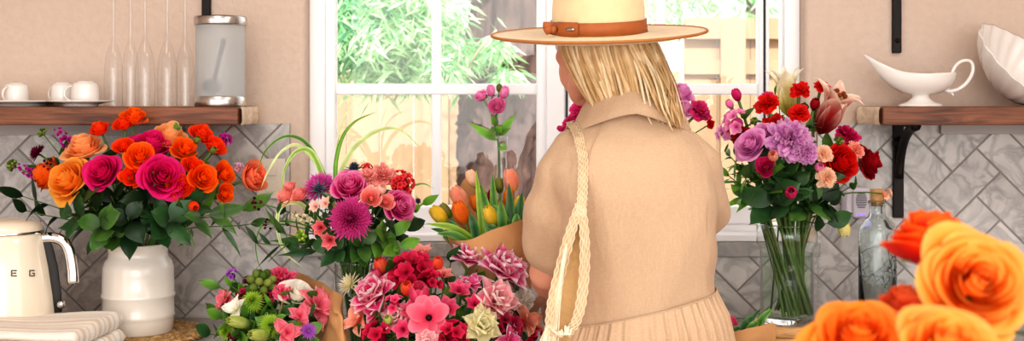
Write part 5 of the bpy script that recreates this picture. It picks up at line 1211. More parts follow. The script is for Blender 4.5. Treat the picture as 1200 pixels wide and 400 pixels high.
def paper(name,rows,label,seed=0,amp=0.0025,grp=None,th=None):
    """crumpled sheet through a grid of (px,py,d) points"""
    t=thing(name,P(*rows[-1][len(rows[-1])//2]),label,'paper wrap',grp)
    K=[smooth_path([P(*q) for q in r],6) for r in rows]; m=min(len(k) for k in K); K=[k[np.linspace(0,len(k)-1,m).astype(int)] for k in K]
    Gd=np.stack([smooth_path([K[i][j] for i in range(len(K))],6) for j in range(m)],1)
    rg=np.random.default_rng(seed); a,b_=Gd.shape[:2]; nz=rg.normal(size=(a//3+2,b_//3+2)); yi=np.linspace(0,nz.shape[0]-1.01,a); xi=np.linspace(0,nz.shape[1]-1.01,b_)
    y0=yi.astype(int)[:,None]; x0=xi.astype(int)[None,:]; fy=(yi[:,None]-y0); fx=(xi[None,:]-x0); Z=nz[y0,x0]*(1-fy)*(1-fx)+nz[y0+1,x0]*fy*(1-fx)+nz[y0,x0+1]*(1-fy)*fx+nz[y0+1,x0+1]*fy*fx
    Gd=Gd+Z[...,None]*amp*np.array([0.2,1.0,0.5]); b=MB(); b.grid(Gd,(0.6,0.45,0.3)); o=b.build('sheet',M['kraft'],t); return t
paper('paper_wrap',[[(521,275,2.52),(545,282,2.47),(575,270,2.46),(605,259,2.48),(622,255,2.55)],[(536,300,2.52),(556,306,2.46),(580,300,2.45),(608,290,2.47),(626,285,2.54)],[(560,345,2.53),(575,350,2.49),(592,348,2.48),(610,342,2.49),(622,338,2.54)]],'brown kraft paper front wrapped round the window tulips',3)
paper('paper_wrap',[[(519,278,2.60),(536,225,2.68),(552,207,2.70),(580,232,2.70),(622,240,2.66)],[(536,300,2.60),(552,275,2.68),(570,270,2.70),(592,272,2.70),(622,275,2.66)],[(560,345,2.58),(570,335,2.62),(585,335,2.63),(604,335,2.62),(622,338,2.58)]],'raised back sheet of brown paper behind the window tulips',5,0.003)
# ---- brown paper of the lower left bundle
paper('paper_wrap',[[(334,318,2.58),(360,322,2.56),(385,333,2.50),(399,349,2.45),(404,368,2.44)],[(340,345,2.56),(362,347,2.53),(384,354,2.46),(399,366,2.40),(406,384,2.41)],[(348,375,2.53),(366,377,2.50),(386,383,2.42),(400,392,2.37),(408,402,2.39)],[(356,425,2.50),(370,425,2.46),(386,426,2.40),(401,428,2.36),(409,430,2.38)]],'crumpled brown kraft paper on the right side of the lower left bundle',7,0.009)
# ---- second paper of tulips, right of the woman
V8=Vase(P(866,420,2.42),0.03,np.array([P(880,0,2.40)[0],-0.55,0.935]),0.02,False)
TU=[];TT=[]
for px,py,w,d,pal,ex,lab in [(857,379,14,2.44,'tred',(-.4,0,.8),'pink and white tulip in the paper right of the woman'),(885,379,9,2.46,'tpale',(.1,0,1),'closed cream tulip tip in the paper right of the woman'),(846,388,12,2.43,'tmar',(-.5,0,.7),'dark tulip bud at the shirt edge in the right paper')]:
    R=w/2*d/F; TU.append((px,py)); TT.append(flower('tulip',P(px,py,d),nrm(ex),R,PAL[pal],V8,lab,'tulips in the right paper',cat='tulip',leaves=0,H=2.8*R,stemcol=(110,150,70)))
tleaf([(866,400,2.42,884,370,2.44,.010,LD,'broad dark leaf at the middle of the right paper'),(880,395,2.42,906,362,2.42,.007,LB,'pointed leaf leaning right in the right paper'),(850,398,2.42,846,372,2.44,.006,LB,'leaf beside the shirt in the right paper'),(868,398,2.43,892,362,2.45,.005,LD,'thin leaf standing up in the right paper'),(872,400,2.40,890,378,2.40,.009,LB,'green leaf low over the right paper edge'),(852,400,2.40,868,385,2.40,.006,LD,'small leaf below the pink and white tulip')],TU,TT)
paper('paper_wrap',[[(838,394,2.38),(860,389,2.34),(885,383,2.34),(909,379,2.38)],[(842,405,2.37),(862,402,2.33),(886,398,2.33),(909,396,2.37)],[(850,430,2.37),(866,430,2.35),(884,430,2.35),(902,430,2.37)]],'brown kraft paper wrapped round the tulips right of the woman',11,0.002)
# ---- big blurred roses close to the camera, petals built one by one
tx=thing('flower_jar',(0.36,-2.12,0.92),'cream stoneware jar holding the near orange roses','jar')
b=MB(); b.lathe([(0.0005,0.001),(0.05,0),(0.055,0.01),(0.055,0.14),(0.045,0.17),(0.045,0.19),(0.041,0.19),(0.041,0.17),(0.050,0.14),(0.05,0.012),(0.0005,0.01)],(0.36,-2.12,0.92),(0.9,0.9,0.9),40); b.build('body',M['crock'],tx)
tb_=thing('island_table',(0.36,-2.1,0),'grey topped table under the jar of near orange roses','table')
b=MB(); b.box((0.0,-2.5,0.88),(0.9,-1.75,0.9195),(0.5,0.5,0.5)); b.build('table_top',M['counter'],tb_,False,0.004)
for sx in (0.03,0.82):
    for sy in (-2.47,-1.83):
        b=MB(); b.box((sx,sy,0),(sx+0.05,sy+0.05,0.8798),(0.5,0.5,0.5)); b.build('leg',M['riser'],tb_,False)
VF=Vase((0.36,-2.12,1.10),0.03,(0.36,-2.12,0.935),0.03)
near=[(1147,330,62,0.86,'fyor',(-.10,-1,.42),1.0,'large yellow-orange rose at the right edge close to the camera, facing front'),
      (1090,277,55,1.0,'fred',(.05,.15,1),0.95,'near rose seen from the side with red underside and orange rims'),
      (1006,392,54,0.88,'orr2',(-.12,-.8,.85),1.1,'orange rose at the lower left of the near roses'),
      (1112,404,56,0.80,'fyor',(.0,-.8,.75),1.0,'yellow-orange rose lowest in the middle of the near roses'),
      (1060,350,28,0.98,'coral2',(-.05,-.2,1),1.0,'small coral rose peeking between the near roses')]
PAL['orr2']=((226,58,8),(248,126,24),(254,170,74),(250,142,42)); PAL['coral2']=((206,34,24),(236,96,50),(246,136,80),(240,116,70))
for i,(px,py,rp,d,pal,ax,op,lab) in enumerate(near):
    rg=np.random.default_rng(40+i); O=P(px,py,d); A=nrm(ax); R=rp*d/F; H=1.2*R
    top=O-A*0.55*H; path,n=VF.path(rg,top,A); t=thing('rose',path[-1],lab,'rose','near orange roses')
    core=MB(); pet=[]
    def split(t_,G,col):
        if t_<0.42: core.grid(G,col)
        else: pet.append((G,col))
    rose(None,rg,O,A,R,PAL[pal],N=30,opn=op,nu=12,nv=10,split=split,H=H)
    core.build('rose_heart',M['petal'],t)
    for G,col in pet: q=MB(); q.grid(G,col); q.build('petal',M['petal'],t)
    s=MB(); s.tube(path,0.0032,lin((80,115,55)),8); s.build('stem',M['stem'],t)
    c=MB(); A_,x,y=frame(A)
    for k in range(5): petal(c,top,A_,rad(x,y,k*1.257),R*0.9,R*0.15,1.3,0.2,GREEN[2],'lance',cup=0.4,nu=3,nv=5,tip=0.6)
    c.ball(top,R*0.17,lin((84,120,56)),10,6); c.build('calyx',M['leaf'],t)
    f=MB(); leaves_on(f,rg,path[:n],4,0.05,0.016,GREEN[1],0.3,0.9,0.5); f.build('foliage',M['leaf'],t)

# ================================================================== THE WOMAN
def capsule_chain(b,pts,rads,n=14):
    pts=np.asarray(pts,float)
    b.tube(pts,rads,(0.8,0.6,0.5),n)
    for p,r in zip(pts,rads): b.ball(p,r*1.0,(0.8,0.6,0.5),12,8)
def ellips(b,c,s,n=20,m=12):
    c=np.asarray(c,float)
    G=np.array([[c+np.array([s[0]*math.sin(math.pi*i/m)*math.cos(2*math.pi*j/n),s[1]*math.sin(math.pi*i/m)*math.sin(2*math.pi*j/n),-s[2]*math.cos(math.pi*i/m)]) for j in range(n)] for i in range(m+1)])
    b.grid(G,(0.8,0.6,0.5),closed=True)
def fused(b,name,mat,parent,vox,smooth_it=6):
    tmp=b.build('tmp',mat,None)
    r=tmp.modifiers.new('r','REMESH'); r.mode='VOXEL'; r.voxel_size=vox
    sm=tmp.modifiers.new('s','SMOOTH'); sm.factor=0.5; sm.iterations=smooth_it
    dg=bpy.context.evaluated_depsgraph_get(); me=bpy.data.meshes.new_from_object(tmp.evaluated_get(dg)); bpy.data.objects.remove(tmp)
    me.name=name
    if parent is not None:
        off=Vector(parent.location)
        for v in me.vertices: v.co-=off
    me.polygons.foreach_set('use_smooth',[True]*len(me.polygons)); me.materials.clear(); me.materials.append(mat)
    o=bpy.data.objects.new(name,me); COL.objects.link(o)
    if parent is not None: o.parent=parent
    return o
Y0=-0.80
wo=thing('person',(0.21,Y0,0),'woman seen from behind in a beige linen dress and wide-brimmed hat, bending over the flowers','person')
HC=np.array([0.165,Y0+0.02,1.565])      # head centre
b=MB()
# torso
capsule_chain(b,[(0.215,Y0,0.90),(0.215,Y0,0.98),(0.213,Y0,1.10),(0.212,Y0,1.22),(0.208,Y0,1.32),(0.205,Y0,1.37)],[0.125,0.125,0.092,0.10,0.095,0.07])
ellips(b,(0.215,Y0,0.93),(0.16,0.11,0.11)); ellips(b,(0.210,Y0+0.01,1.26),(0.125,0.085,0.13)); ellips(b,(0.207,Y0,1.355),(0.105,0.05,0.04))
for sx in (-1,1): ellips(b,(0.213+sx*0.065,Y0+0.085,1.25),(0.05,0.045,0.05))
# neck and head, turned slightly to her left
capsule_chain(b,[(0.205,Y0,1.37),(0.195,Y0+0.005,1.43),(0.182,Y0+0.01,1.50)],[0.058,0.050,0.052])
fd=nrm((-0.62,0.75,-0.12)); sdv=nrm(np.cross(fd,(0,0,1))); upv=np.cross(sdv,fd)
ellips(b,HC+fd*-0.005+upv*0.02,(0.070,0.085,0.088))
def hp(f,s,u): return HC+fd*f+sdv*s+upv*u
capsule_chain(b,[hp(0.03,0,-0.02),hp(0.055,0,-0.055),hp(0.068,0,-0.092)],[0.066,0.050,0.026])
for s in (-1,1):
    capsule_chain(b,[hp(-0.01,s*0.055,-0.03),hp(0.02,s*0.050,-0.072),hp(0.062,s*0.018,-0.095)],[0.024,0.020,0.016])
    ellips(b,hp(0.062,s*0.038,-0.028),(0.020,0.020,0.018)); capsule_chain(b,[hp(0.082,s*0.015,0.018),hp(0.070,s*0.050,0.016)],[0.011,0.010])
    ellips(b,hp(-0.005,s*0.078,-0.012),(0.012,0.016,0.028))
capsule_chain(b,[hp(0.086,0,0.010),hp(0.098,0,-0.018),hp(0.107,0,-0.036)],[0.008,0.010,0.012])
for s in (-1,1): ellips(b,hp(0.095,s*0.012,-0.038),(0.008,0.008,0.007))
capsule_chain(b,[hp(0.082,-0.020,-0.064),hp(0.092,0,-0.061),hp(0.082,0.020,-0.064)],[0.006,0.009,0.006]); capsule_chain(b,[hp(0.080,-0.016,-0.074),hp(0.088,0,-0.074),hp(0.080,0.016,-0.074)],[0.006,0.009,0.006])
# arms
LS=np.array((0.104,Y0,1.340)); LE=np.array((0.064,Y0+0.09,1.128)); LW=np.array((0.088,Y0+0.30,1.058))
RS=np.array((0.320,Y0,1.340)); RE=np.array((0.346,Y0+0.13,1.165)); RW=np.array((0.358,Y0+0.29,1.062))
for s_,e_,w_ in ((LS,LE,LW),(RS,RE,RW)):
    capsule_chain(b,[s_,s_*0.5+e_*0.5,e_,e_*0.7+w_*0.3,w_],[0.036,0.036,0.033,0.035,0.0225])
def hand(w,dirn,palm_n,thumb_side,curl):
    dirn=nrm(dirn); pn=nrm(palm_n-np.dot(palm_n,dirn)*dirn); sd=np.cross(dirn,pn)*thumb_side
    pc=w+dirn*0.045
    for k in (-1,-0.33,0.33,1): capsule_chain(b,[w+dirn*0.012+sd*k*0.014,w+dirn*0.078+sd*k*0.029],[0.0135,0.0115],10)
    for k,l in ((-1,0.058),(-0.33,0.072),(0.33,0.078),(1,0.068)):
        p=w+dirn*0.078+sd*k*0.029; d=dirn+sd*k*0.10; pts=[p]
        for s in range(3):
            an=curl*(s+0.6); dd=nrm(nrm(d)*math.cos(an)+pn*math.sin(an)); p=p+dd*l*(0.42,0.32,0.26)[s]; pts.append(p)
        capsule_chain(b,pts,[0.0095,0.0088,0.0080,0.0070],10)
    p=w+dirn*0.022+sd*0.020; pts=[p,p+nrm(dirn*0.6+sd*0.8+pn*0.2)*0.034,p+nrm(dirn*0.75+sd*0.6+pn*0.35)*0.062,p+nrm(dirn*0.9+sd*0.4+pn*0.45)*0.082]
    capsule_chain(b,pts,[0.0135,0.0115,0.0098,0.008],10)
hand(LW,(0.10,0.93,-0.35),(0.2,-0.2,-1),1,0.42)
hand(RW,(0.42,0.45,-0.40),(-0.5,0.2,-0.8),-1,0.25)
# legs and feet
for sx in (-1,1):
    x=0.215+sx*0.085
    capsule_chain(b,[(x,Y0,0.88),(x+sx*0.005,Y0+0.005,0.66),(x,Y0+0.01,0.47),(x,Y0-0.012,0.34),(x,Y0-0.005,0.10)],[0.088,0.070,0.052,0.052,0.034])
    capsule_chain(b,[(x,Y0-0.025,0.045),(x,Y0+0.05,0.042),(x,Y0+0.13,0.030)],[0.036,0.036,0.026])
body=fused(b,'body',M['skin'],wo,0.0042,5)
for s in (-1,1):
    q=MB(); q.ball(hp(0.079,s*0.032,-0.006),0.0115,lin((235,230,226)),14,10); q.ball(hp(0.0855,s*0.032,-0.006),0.0062,lin((70,90,110)),10,6); q.build('eye',M['vcol'],wo)
    q=MB(); q.tube([hp(0.090,s*0.014,0.022),hp(0.088,s*0.032,0.027),hp(0.074,s*0.052,0.020)],[0.002,0.0026,0.0012],lin((150,110,70)),6); q.build('eyebrow',M['vcol'],wo)
for sx in (-1,1):
    x=0.215+sx*0.085; q=MB(); q.tube(smooth_path([(x,Y0-0.055,0.05),(x,Y0-0.03,0.047),(x,Y0+0.05,0.045),(x,Y0+0.13,0.034),(x,Y0+0.165,0.03)],3),np.interp(np.linspace(0,1,13),[0,.1,.5,.85,1],[0.024,0.043,0.043,0.036,0.016]),(0.5,0.35,0.2),14,flat=1.0)
    q.v=[np.stack([v[:,0],v[:,1],np.maximum(v[:,2],0.001)],1) for v in q.v]; q.build('shoe',M['sole'],wo)
# ---- bodice with sleeves
b=MB(); n=48; G=[]
for z,cx,hw,hd,cy in [(0.985,0.226,0.138,0.112,0),(1.03,0.228,0.134,0.110,0),(1.08,0.230,0.130,0.108,0),(1.15,0.230,0.130,0.110,0),(1.22,0.226,0.138,0.113,0),(1.28,0.218,0.146,0.114,0),(1.33,0.211,0.148,0.108,0),(1.37,0.210,0.132,0.094,0.002),(1.40,0.213,0.098,0.078,0.006),(1.425,0.213,0.070,0.066,0.01),(1.44,0.213,0.055,0.055,0.012)]:
    row=[]
    for j in range(n):
        th=2*math.pi*j/n; c_,s_=math.cos(th),math.sin(th); e=0.82
        row.append((cx+hw*math.copysign(abs(c_)**e,c_),Y0+cy+hd*math.copysign(abs(s_)**e,s_),z))
    G.append(row)
b.grid(np.array(G),(0.8,0.7,0.6),closed=True); b.f.append(tuple(range(n))[::-1]); b.f.append(tuple((len(G)-1)*n+j for j in range(n)))
def sleeve(pts,rads):
    p=smooth_path(pts,5); r=np.interp(np.linspace(0,1,len(p)),np.linspace(0,1,len(rads)),rads); capsule_chain(b,p,r,24)
LC=LE*0.82+LS*0.18
sleeve([(0.145,Y0,1.355),(0.108,Y0+0.0,1.337),(0.086,Y0+0.025,1.27),(0.078,Y0+0.045,1.225),(0.076,Y0+0.065,1.192),LC+np.array([0.006,-0.002,0.002])],[0.052,0.056,0.058,0.062,0.060,0.042])
RC=RE*0.68+RS*0.32
sleeve([(0.275,Y0,1.355),(0.312,Y0+0.0,1.338),(0.336,Y0+0.035,1.28),(0.344,Y0+0.06,1.262),(0.348,Y0+0.075,1.244),RC+np.array([-0.008,-0.01,0.0])],[0.052,0.055,0.056,0.058,0.056,0.041])
dress=fused(b,'dress_bodice',M['linen'],wo,0.006,8)
# soft folds pressed into the cloth
rgf=np.random.default_rng(12)
for v in dress.data.vertices:
    x,y,z=v.co.x+wo.location.x,v.co.y+wo.location.y,v.co.z
    k=0.0022*math.sin(x*62+z*5+1.5*math.sin(z*9))*max(0,min(1,(1.30-z)/0.18))+0.0016*math.sin(x*41-z*30)*max(0,min(1,(z-1.0)/0.1))
    if x<0.105 or x>0.335: k+=0.0022*math.sin(z*70+x*55)+0.002*math.sin(z*34-x*90+y*30)
    nn=v.normal; v.co=v.co+nn*k
dbv=BVHTree.FromObject(dress,bpy.context.evaluated_depsgraph_get())
offp=np.array(wo.location)
def proj_d(px,py,off=0.0015):
    o=Vector((0,CY,CZ))-wo.location; dv=(Vector(P(px,py,1.0))-Vector((0,CY,CZ))).normalized(); h=dbv.ray_cast(o,dv)
    if h[0] is None: h=dbv.find_nearest(Vector(P(px,py,2.15))-wo.location)
    return np.array(h[0])+offp-np.array(dv)*off
for pts in ([(712,138),(704,150),(697,163),(690,182),(688,210)],[(789,131),(800,143),(812,156),(826,168),(836,186)]):
    q=MB(); pp=smooth_path([proj_d(*p) for p in pts],5); q.tube(pp,0.0016,lin((214,180,140)),6,flat=0.6); q.build('raglan_seam',M['linen'],wo)
# gathered skirt below the bodice: seam runs lower at her left
b=MB(); n=520; G=[]; rows_=16
for i in range(rows_+1):
    s=i/rows_; row=[]
    for j in range(n):
        th=2*math.pi*j/n; c_,s_=math.cos(th),math.sin(th); e=0.82
        x0=0.228+0.137*math.copysign(abs(c_)**e,c_); zt=1.080+0.032*((x0-0.228)/0.137)+0.004
        hw=0.139+0.085*s**0.8; hd=0.116+0.09*s**0.8; z=zt-(zt-0.46)*s
        pl=(0.0028+0.007*min(1,s*5))*(math.sin(th*46+1.5*math.sin(th*5))*0.6+0.4*math.sin(th*83+math.sin(th*9))) if s>0 else 0.001
        bulge=0.010*math.sin(min(1,s*12)*math.pi/2)
        row.append((0.224+(hw+pl+bulge)*math.copysign(abs(c_)**e,c_),Y0+(hd+pl+bulge)*math.copysign(abs(s_)**e,s_),z))
    G.append(row)
b.grid(np.array(G),(0.8,0.7,0.6),closed=True); sk=b.build('gathered_skirt',M['linen'],wo)
b=MB(); 
b.tube(np.vstack([np.array(G[0]),np.array(G[0][:1])]),0.0013,(0.8,0.7,0.6),6); b.build('waist_seam',M['linen'],wo)
# collar, folded down
b=MB(); n=40; G=[]
CCt=np.array([0.214,Y0+0.012,1.447])
for (rx,ry,dz,k) in [(0.060,0.058,0.018,0),(0.064,0.062,0.030,0),(0.070,0.068,0.031,0),(0.082,0.080,0.018,1),(0.092,0.094,-0.006,1),(0.098,0.100,-0.022,1),(0.097,0.0985,-0.0235,1),(0.094,0.090,-0.008,1),(0.066,0.064,0.01,0)]:
    row=[]
    for j in range(n+1):
        th=math.radians(-90-152+304*j/n); sidev=math.cos(th); front=max(0,math.sin(th))
        droop=-0.016*abs(sidev)**2*k -0.035*front*k + 0.007*math.sin(th*3+0.5)*k*0.5
        row.append(CCt+np.array([rx*math.cos(th)*(1.0+0.10*k*abs(sidev)),ry*math.sin(th),dz+droop-0.012*abs(sidev)-0.008*sidev*0]))
    G.append(row)
b.grid(np.array(G),(0.8,0.7,0.6)); b.build('collar',M['linen'],wo)
# ---- hair: scalp cap and long blonde locks falling to the collar, one bundle swept over her right shoulder
b=MB(); rg=np.random.default_rng(21); HCOL=[(226,194,146),(218,184,136),(232,204,160),(206,170,122),(190,152,106),(238,216,178)]
def lock(pts,w,c):
    p=smooth_path(pts,5); m=len(p); s=np.linspace(0,1,m); b.tube(p,w*(0.55+0.45*np.sin(np.pi*np.clip(s*0.9+0.1,0,1)))*(1-0.93*s**3),np.array([lin(c)*(0.85+0.3*q) for q in s]),6,flat=0.45)
cap=MB(); 
HB=HC+np.array([0.004,-0.006,0.012])
G=np.array([[HB+np.array([0.090*math.sin(math.pi*i/20)*math.cos(2*math.pi*j/32),0.104*math.sin(math.pi*i/20)*math.sin(2*math.pi*j/32),0.100*math.cos(math.pi*i/20)]) for j in range(32)] for i in range(11,16)])
# keep the face clear: pull the face-side vertices into the skull
fv=(G-HB)@fd; uz=(G-HB)@np.array([0,0,1.0]); mask=(fv>0.025)&(uz<0.055); G[mask]=HB+(G[mask]-HB)*0.72
cap.grid(G,lin((186,148,102)),closed=True); 
for i in range(950):
    th=math.radians(rg.uniform(150,402)); dirx=np.array([math.cos(th),math.sin(th),0])
    if np.dot(dirx,fd)>0.18: continue
    layer=rg.random()
    rx,ry=0.088+0.010*layer,0.100+0.010*layer
    p0=HB+np.array([dirx[0]*rx*0.80,dirx[1]*ry*0.80,-0.011]); p1=HB+np.array([dirx[0]*rx*1.0,dirx[1]*ry*1.0,-0.034])
    sx=dirx[0]
    jx,jy,jz=rg.normal(size=3)
    w_=min(1,max(0,(sx-0.10)/0.45)); w_=w_*w_*(3-2*w_)
    if dirx[1]>0.8: w_*=0.3
    et=np.array([(0.160+0.008*jx) if sx<-0.55 else 0.205+dirx[0]*0.058+0.006*jx,Y0+0.014+dirx[1]*0.052,1.426+0.006*jz])
    es=np.array([0.278+0.007*jx-0.03*(0.9-sx),Y0-0.045+0.02*jy,1.430+0.006*jz]); e=et*(1-w_)+es*w_
    e2=np.array([0.297+0.004*jx,Y0-0.01+0.010*jy,1.398+0.006*jz])*w_+(et+np.array([0,0.006,-0.03]))*(1-w_)
    lock([p0,p1,p1*0.53+e*0.47+np.array([dirx[0]*0.007,dirx[1]*0.009*(1-w_),0.0]),e,e2],0.0033,HCOL[rg.integers(6)])
hair=cap
hair.v+=b.v; hair.c+=b.c; hair.f+=[tuple(i+hair.n for i in f) for f in b.f]; hair.n+=b.n
hair.build('hair',M['hair'],wo)
# ---- hat: its parts are sub-parts of the hat worn on her head
HT=np.array([0.155,Y0-0.005,1.568]); HA=nrm((-0.030,-0.125,1.0)); hx=nrm(np.array([1,0,0])-HA[0]*HA); hy=np.cross(HA,hx)
hat=bpy.data.objects.new('hat',None); COL.objects.link(hat); hat.location=[float(a-b_) for a,b_ in zip(HT,offp)]; hat.parent=wo
def hatp(th,rx,ry,z): return HT+hx*rx*math.cos(th)+hy*ry*math.sin(th)+HA*z
n=72; b=MB(); rows_=[]
for rx,ry,z in [(0.088,0.100,0.004),(0.096,0.110,0.000),(0.120,0.135,-0.003),(0.150,0.165,-0.003),(0.178,0.190,0.001),(0.191,0.203,0.004),(0.1915,0.2035,0.0015),(0.178,0.190,-0.002),(0.150,0.165,-0.006),(0.120,0.135,-0.006),(0.088,0.100,0.0)]:
    rows_.append([hatp(2*math.pi*j/n,rx,ry,z+0.001*(rx/0.19)**2*math.cos(2*math.pi*j/n*2)) for j in range(n)])
b.grid(np.array(rows_),(0.8,0.7,0.5),closed=True); b.build('brim',M['felt'],hat)
b=MB(); ring=[hatp(2*math.pi*j/n,0.1915,0.2035,0.0028+0.001*math.cos(4*math.pi*j/n)) for j in range(n+1)]; b.tube(np.array(ring),0.0026,(0.6,0.4,0.2),8); b.build('brim_edge',M['felt_edge'],hat)
b=MB(); rows_=[]
for k,z in [(1.0,0.002),(0.985,0.02),(0.965,0.05),(0.93,0.085),(0.86,0.108),(0.7,0.116),(0.45,0.108),(0.2,0.098),(0.01,0.095)]:
    rows_.append([hatp(2*math.pi*j/n,0.0850*k*(1-0.06*max(0,math.sin(2*math.pi*j/n))*(z/0.1)),0.102*k,z-0.012*max(0,math.sin(2*math.pi*j/n))*(z/0.1)**3) for j in range(n)])
b.grid(np.array(rows_),(0.8,0.7,0.5),closed=True); b.build('crown',M['felt'],hat)
b=MB(); rows_=[]
for k,z in [(1.012,0.003),(1.020,0.003),(1.008,0.026),(0.995,0.026)]:
    rows_.append([hatp(2*math.pi*j/n,0.0850*k,0.102*k,z+0.001) for j in range(n)])
b.grid(np.array(rows_),(0.6,0.3,0.1),closed=True); band=b.build('band',M['leather'],hat)
def strip(th0,th1,z0,z1,k,name,mat,par):
    b=MB(); m=10; G=np.array([[hatp(th0+(th1-th0)*j/m,0.0850*kk,0.102*kk,zz) for j in range(m+1)] for kk,zz in ((k-0.008,z0),(k,z0),(k-0.006,z1),(k-0.016,z1))]); b.grid(G,(0.6,0.35,0.15)); return b.build(name,mat,par)
r_=math.radians
strip(r_(212),r_(242),0.0035,0.0285,1.040,'band_overlap',M['leather'],hat)
b=MB()
for dz_,ln in ((0.020,0.026),(0.008,0.022)):
    a=hatp(r_(209),0.0925,0.105,0.015); e=a+hx*-ln*0.75+hy*-0.004+HA*(dz_-0.012); b.tube([a,(a+e)/2+HA*0.003,e],[0.004,0.0075,0.006],(0.6,0.3,0.1),8,flat=0.4,side=HA)
b.ball(hatp(r_(209),0.0935,0.106,0.015),0.0065,(0.6,0.3,0.1),10,8); b.build('knot',M['leather'],hat)
b=MB(); a=[hatp(r_(t_),0.0850*1.047,0.102*1.047,0.0165) for t_ in (226,230,234,237)]
b.tube(a,0.0028,(0.3,0.3,0.3),4,flat=0.3,side=HA); b.build('metal_plate',M['steel'],hat)

# ---- macrame shoulder bag hanging from her left shoulder
bag=thing('shoulder_bag',P(655,420,2.08),'cream macrame shoulder bag with fringe hanging on the left side of the woman','bag')
def ribbon(pts,w,name,seed,thick=0.0035,twist=0):
    p=smooth_path(pts,6); m=len(p); b=MB(); T=np.gradient(p,axis=0); rg=np.random.default_rng(seed)
    c0=lin((228,206,172)); c1=lin((206,176,136))
    ws=np.interp(np.linspace(0,1,m),np.linspace(0,1,len(w)),w)
    sd0=nrm(np.cross(T[0],(0.0,-1.0,0.15)))
    b.tube(p,ws*0.92,c1,12,flat=0.26,side=sd0)
    for k in range(5):      # knotted cords running along the band
        q=(k-2)/2; path=[]
        for i in range(m*4-3):
            f=i/4; i0=min(m-2,int(f)); a=f-i0; pp=p[i0]*(1-a)+p[i0+1]*a; sd=nrm(np.cross(T[i0],(0.0,-1.0,0.15))); w_=ws[i0]
            path.append(pp+sd*(w_*q*0.88+0.0009*math.sin(i*0.9+k*2.1))+np.array([0,-w_*0.24*math.sqrt(max(0.05,1-0.7*q*q))-0.0004*math.sin(i*0.9+k),0]))
        b.tube(np.array(path),0.0013,c0,5)
    return b.build(name,M['macrame'],bag)
sh=[proj_d(672,150,0.006),proj_d(679,165,0.006),proj_d(683,185,0.006),proj_d(683,210,0.006)]
front=[P(674,146,2.28)+np.array([0,0.0,0.0]),proj_d(668,149,0.004)]
top_front=np.array([0.108,Y0+0.05,1.425])
ribbon([(0.112,Y0+0.10,1.35),(0.108,Y0+0.055,1.398),(0.107,Y0+0.0,1.409)]+[tuple(s) for s in sh]+[tuple(P(682,235,2.065)),tuple(P(679,255,2.055))],[0.0085,0.0085,0.0085,0.008],'strap',1)
ribbon([tuple(P(681,238,2.06)),tuple(P(685,280,2.05)),tuple(P(684,330,2.035)),tuple(P(677,372,2.02)),tuple(P(664,394,2.015))],[0.007,0.0085,0.0085,0.006],'side_edge',2)
ribbon([tuple(P(679,240,2.06)),tuple(P(668,275,2.05)),tuple(P(656,320,2.035)),tuple(P(647,360,2.02)),tuple(P(644,394,2.015))],[0.007,0.0095,0.0095,0.008],'side_edge',3)
# inner lining seen between the edges
b=MB(); G=np.array([[P(xa+(xb-xa)*q,yy,dd+0.012*math.sin(math.pi*q)) for q in np.linspace(0,1,7)] for xa,xb,yy,dd in ((678,682,245,2.07),(668,684,285,2.06),(657,683,330,2.045),(649,677,375,2.03),(646,668,400,2.025),(640,676,450,2.025),(640,680,520,2.03))])
b.grid(G,lin((214,176,124))); b.build('pouch',M['macrame'],bag)
b=MB(); rg=np.random.default_rng(5)
for i in range(90):
    q=(i/89)**0.9; a=P(664-19*q+rg.normal()*1.0,285+105*q,2.036-0.02*q); e=P(650-26*q+rg.normal()*3,425+rg.random()*40,2.01); m1=a*0.5+e*0.5+np.array([-0.004,-0.003,0])
    b.tube(smooth_path([a,m1,e],3),0.0012,lin((244,228,200)) if i%3 else lin((230,206,168)),5)
b.build('fringe',M['macrame'],bag)
b=MB()
for i in range(7):
    p=smooth_path([P(646+i*4,386+3*math.sin(i),2.008),P(655+i*2,393,2.0),P(668-i,388-i,2.008)],4); b.tube(p,0.0016,lin((246,232,206)),5)
b.ball(P(657,392,2.0),0.006,lin((240,224,194)),10,6); b.build('knot',M['macrame'],bag)

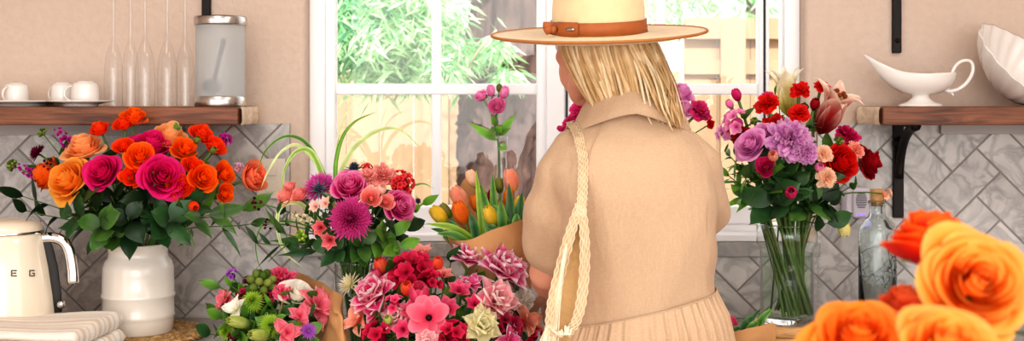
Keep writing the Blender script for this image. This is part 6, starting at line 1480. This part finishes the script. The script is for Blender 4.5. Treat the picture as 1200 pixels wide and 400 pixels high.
# ================================================================== LIGHT AND CAMERA
w=bpy.data.worlds.new('World'); bpy.context.scene.world=w; w.use_nodes=True; nt=w.node_tree; bg=nt.nodes['Background']
sky=nt.nodes.new('ShaderNodeTexSky'); sky.sky_type='NISHITA'; sky.sun_disc=False; sky.sun_elevation=math.radians(50); sky.sun_rotation=math.radians(160); sky.air_density=1; sky.dust_density=3
mx=nt.nodes.new('ShaderNodeMix'); mx.data_type='RGBA'; mx.inputs[0].default_value=0.75; mx.inputs[7].default_value=(8,8,8,1)
nt.links.new(sky.outputs[0],mx.inputs[6]); nt.links.new(mx.outputs[2],bg.inputs['Color']); bg.inputs['Strength'].default_value=0.27
def light(kind,name,loc,rot,energy,col=(1,1,1),size=1,sy=None):
    l=bpy.data.lights.new(name,kind); l.energy=energy; l.color=col
    if kind=='AREA':
        l.size=size
        if sy: l.shape='RECTANGLE'; l.size_y=sy
    o=bpy.data.objects.new(name,l); COL.objects.link(o); o.location=loc; o.rotation_euler=rot; return o
s=light('SUN','sun',(0,0,5),(math.radians(42),math.radians(14),math.radians(-20)),5.2,(1,0.98,0.95)); s.data.angle=0.02
light('AREA','kitchen_ceiling_light',(-0.7,-1.7,2.70),(0,0,0),9,(1,0.93,0.86),0.7)
light('AREA','kitchen_ceiling_light',(0.9,-1.7,2.70),(0,0,0),9,(1,0.93,0.86),0.7)
light('AREA','rear_fill_light',(0.3,-6.8,1.9),(math.radians(88),0,0),62,(1,0.965,0.93),3.2,2.0)  # soft fill added behind the camera, no window stands there
cam=bpy.data.cameras.new('Camera'); co=bpy.data.objects.new('Camera',cam); COL.objects.link(co); co.location=(0,CY,CZ); co.rotation_euler=(math.pi/2,0,0)
cam.sensor_width=36; cam.lens=36*F/1200; cam.shift_y=(HZ-200)/1200.0; cam.clip_start=0.05
cam.dof.use_dof=True; cam.dof.focus_distance=2.45; cam.dof.aperture_fstop=7.5
bpy.context.scene.camera=co
bpy.context.scene.cycles.transparent_max_bounces=24
vs=bpy.context.scene.view_settings; vs.view_transform='Standard'; vs.look='Medium High Contrast'; vs.exposure=0.13
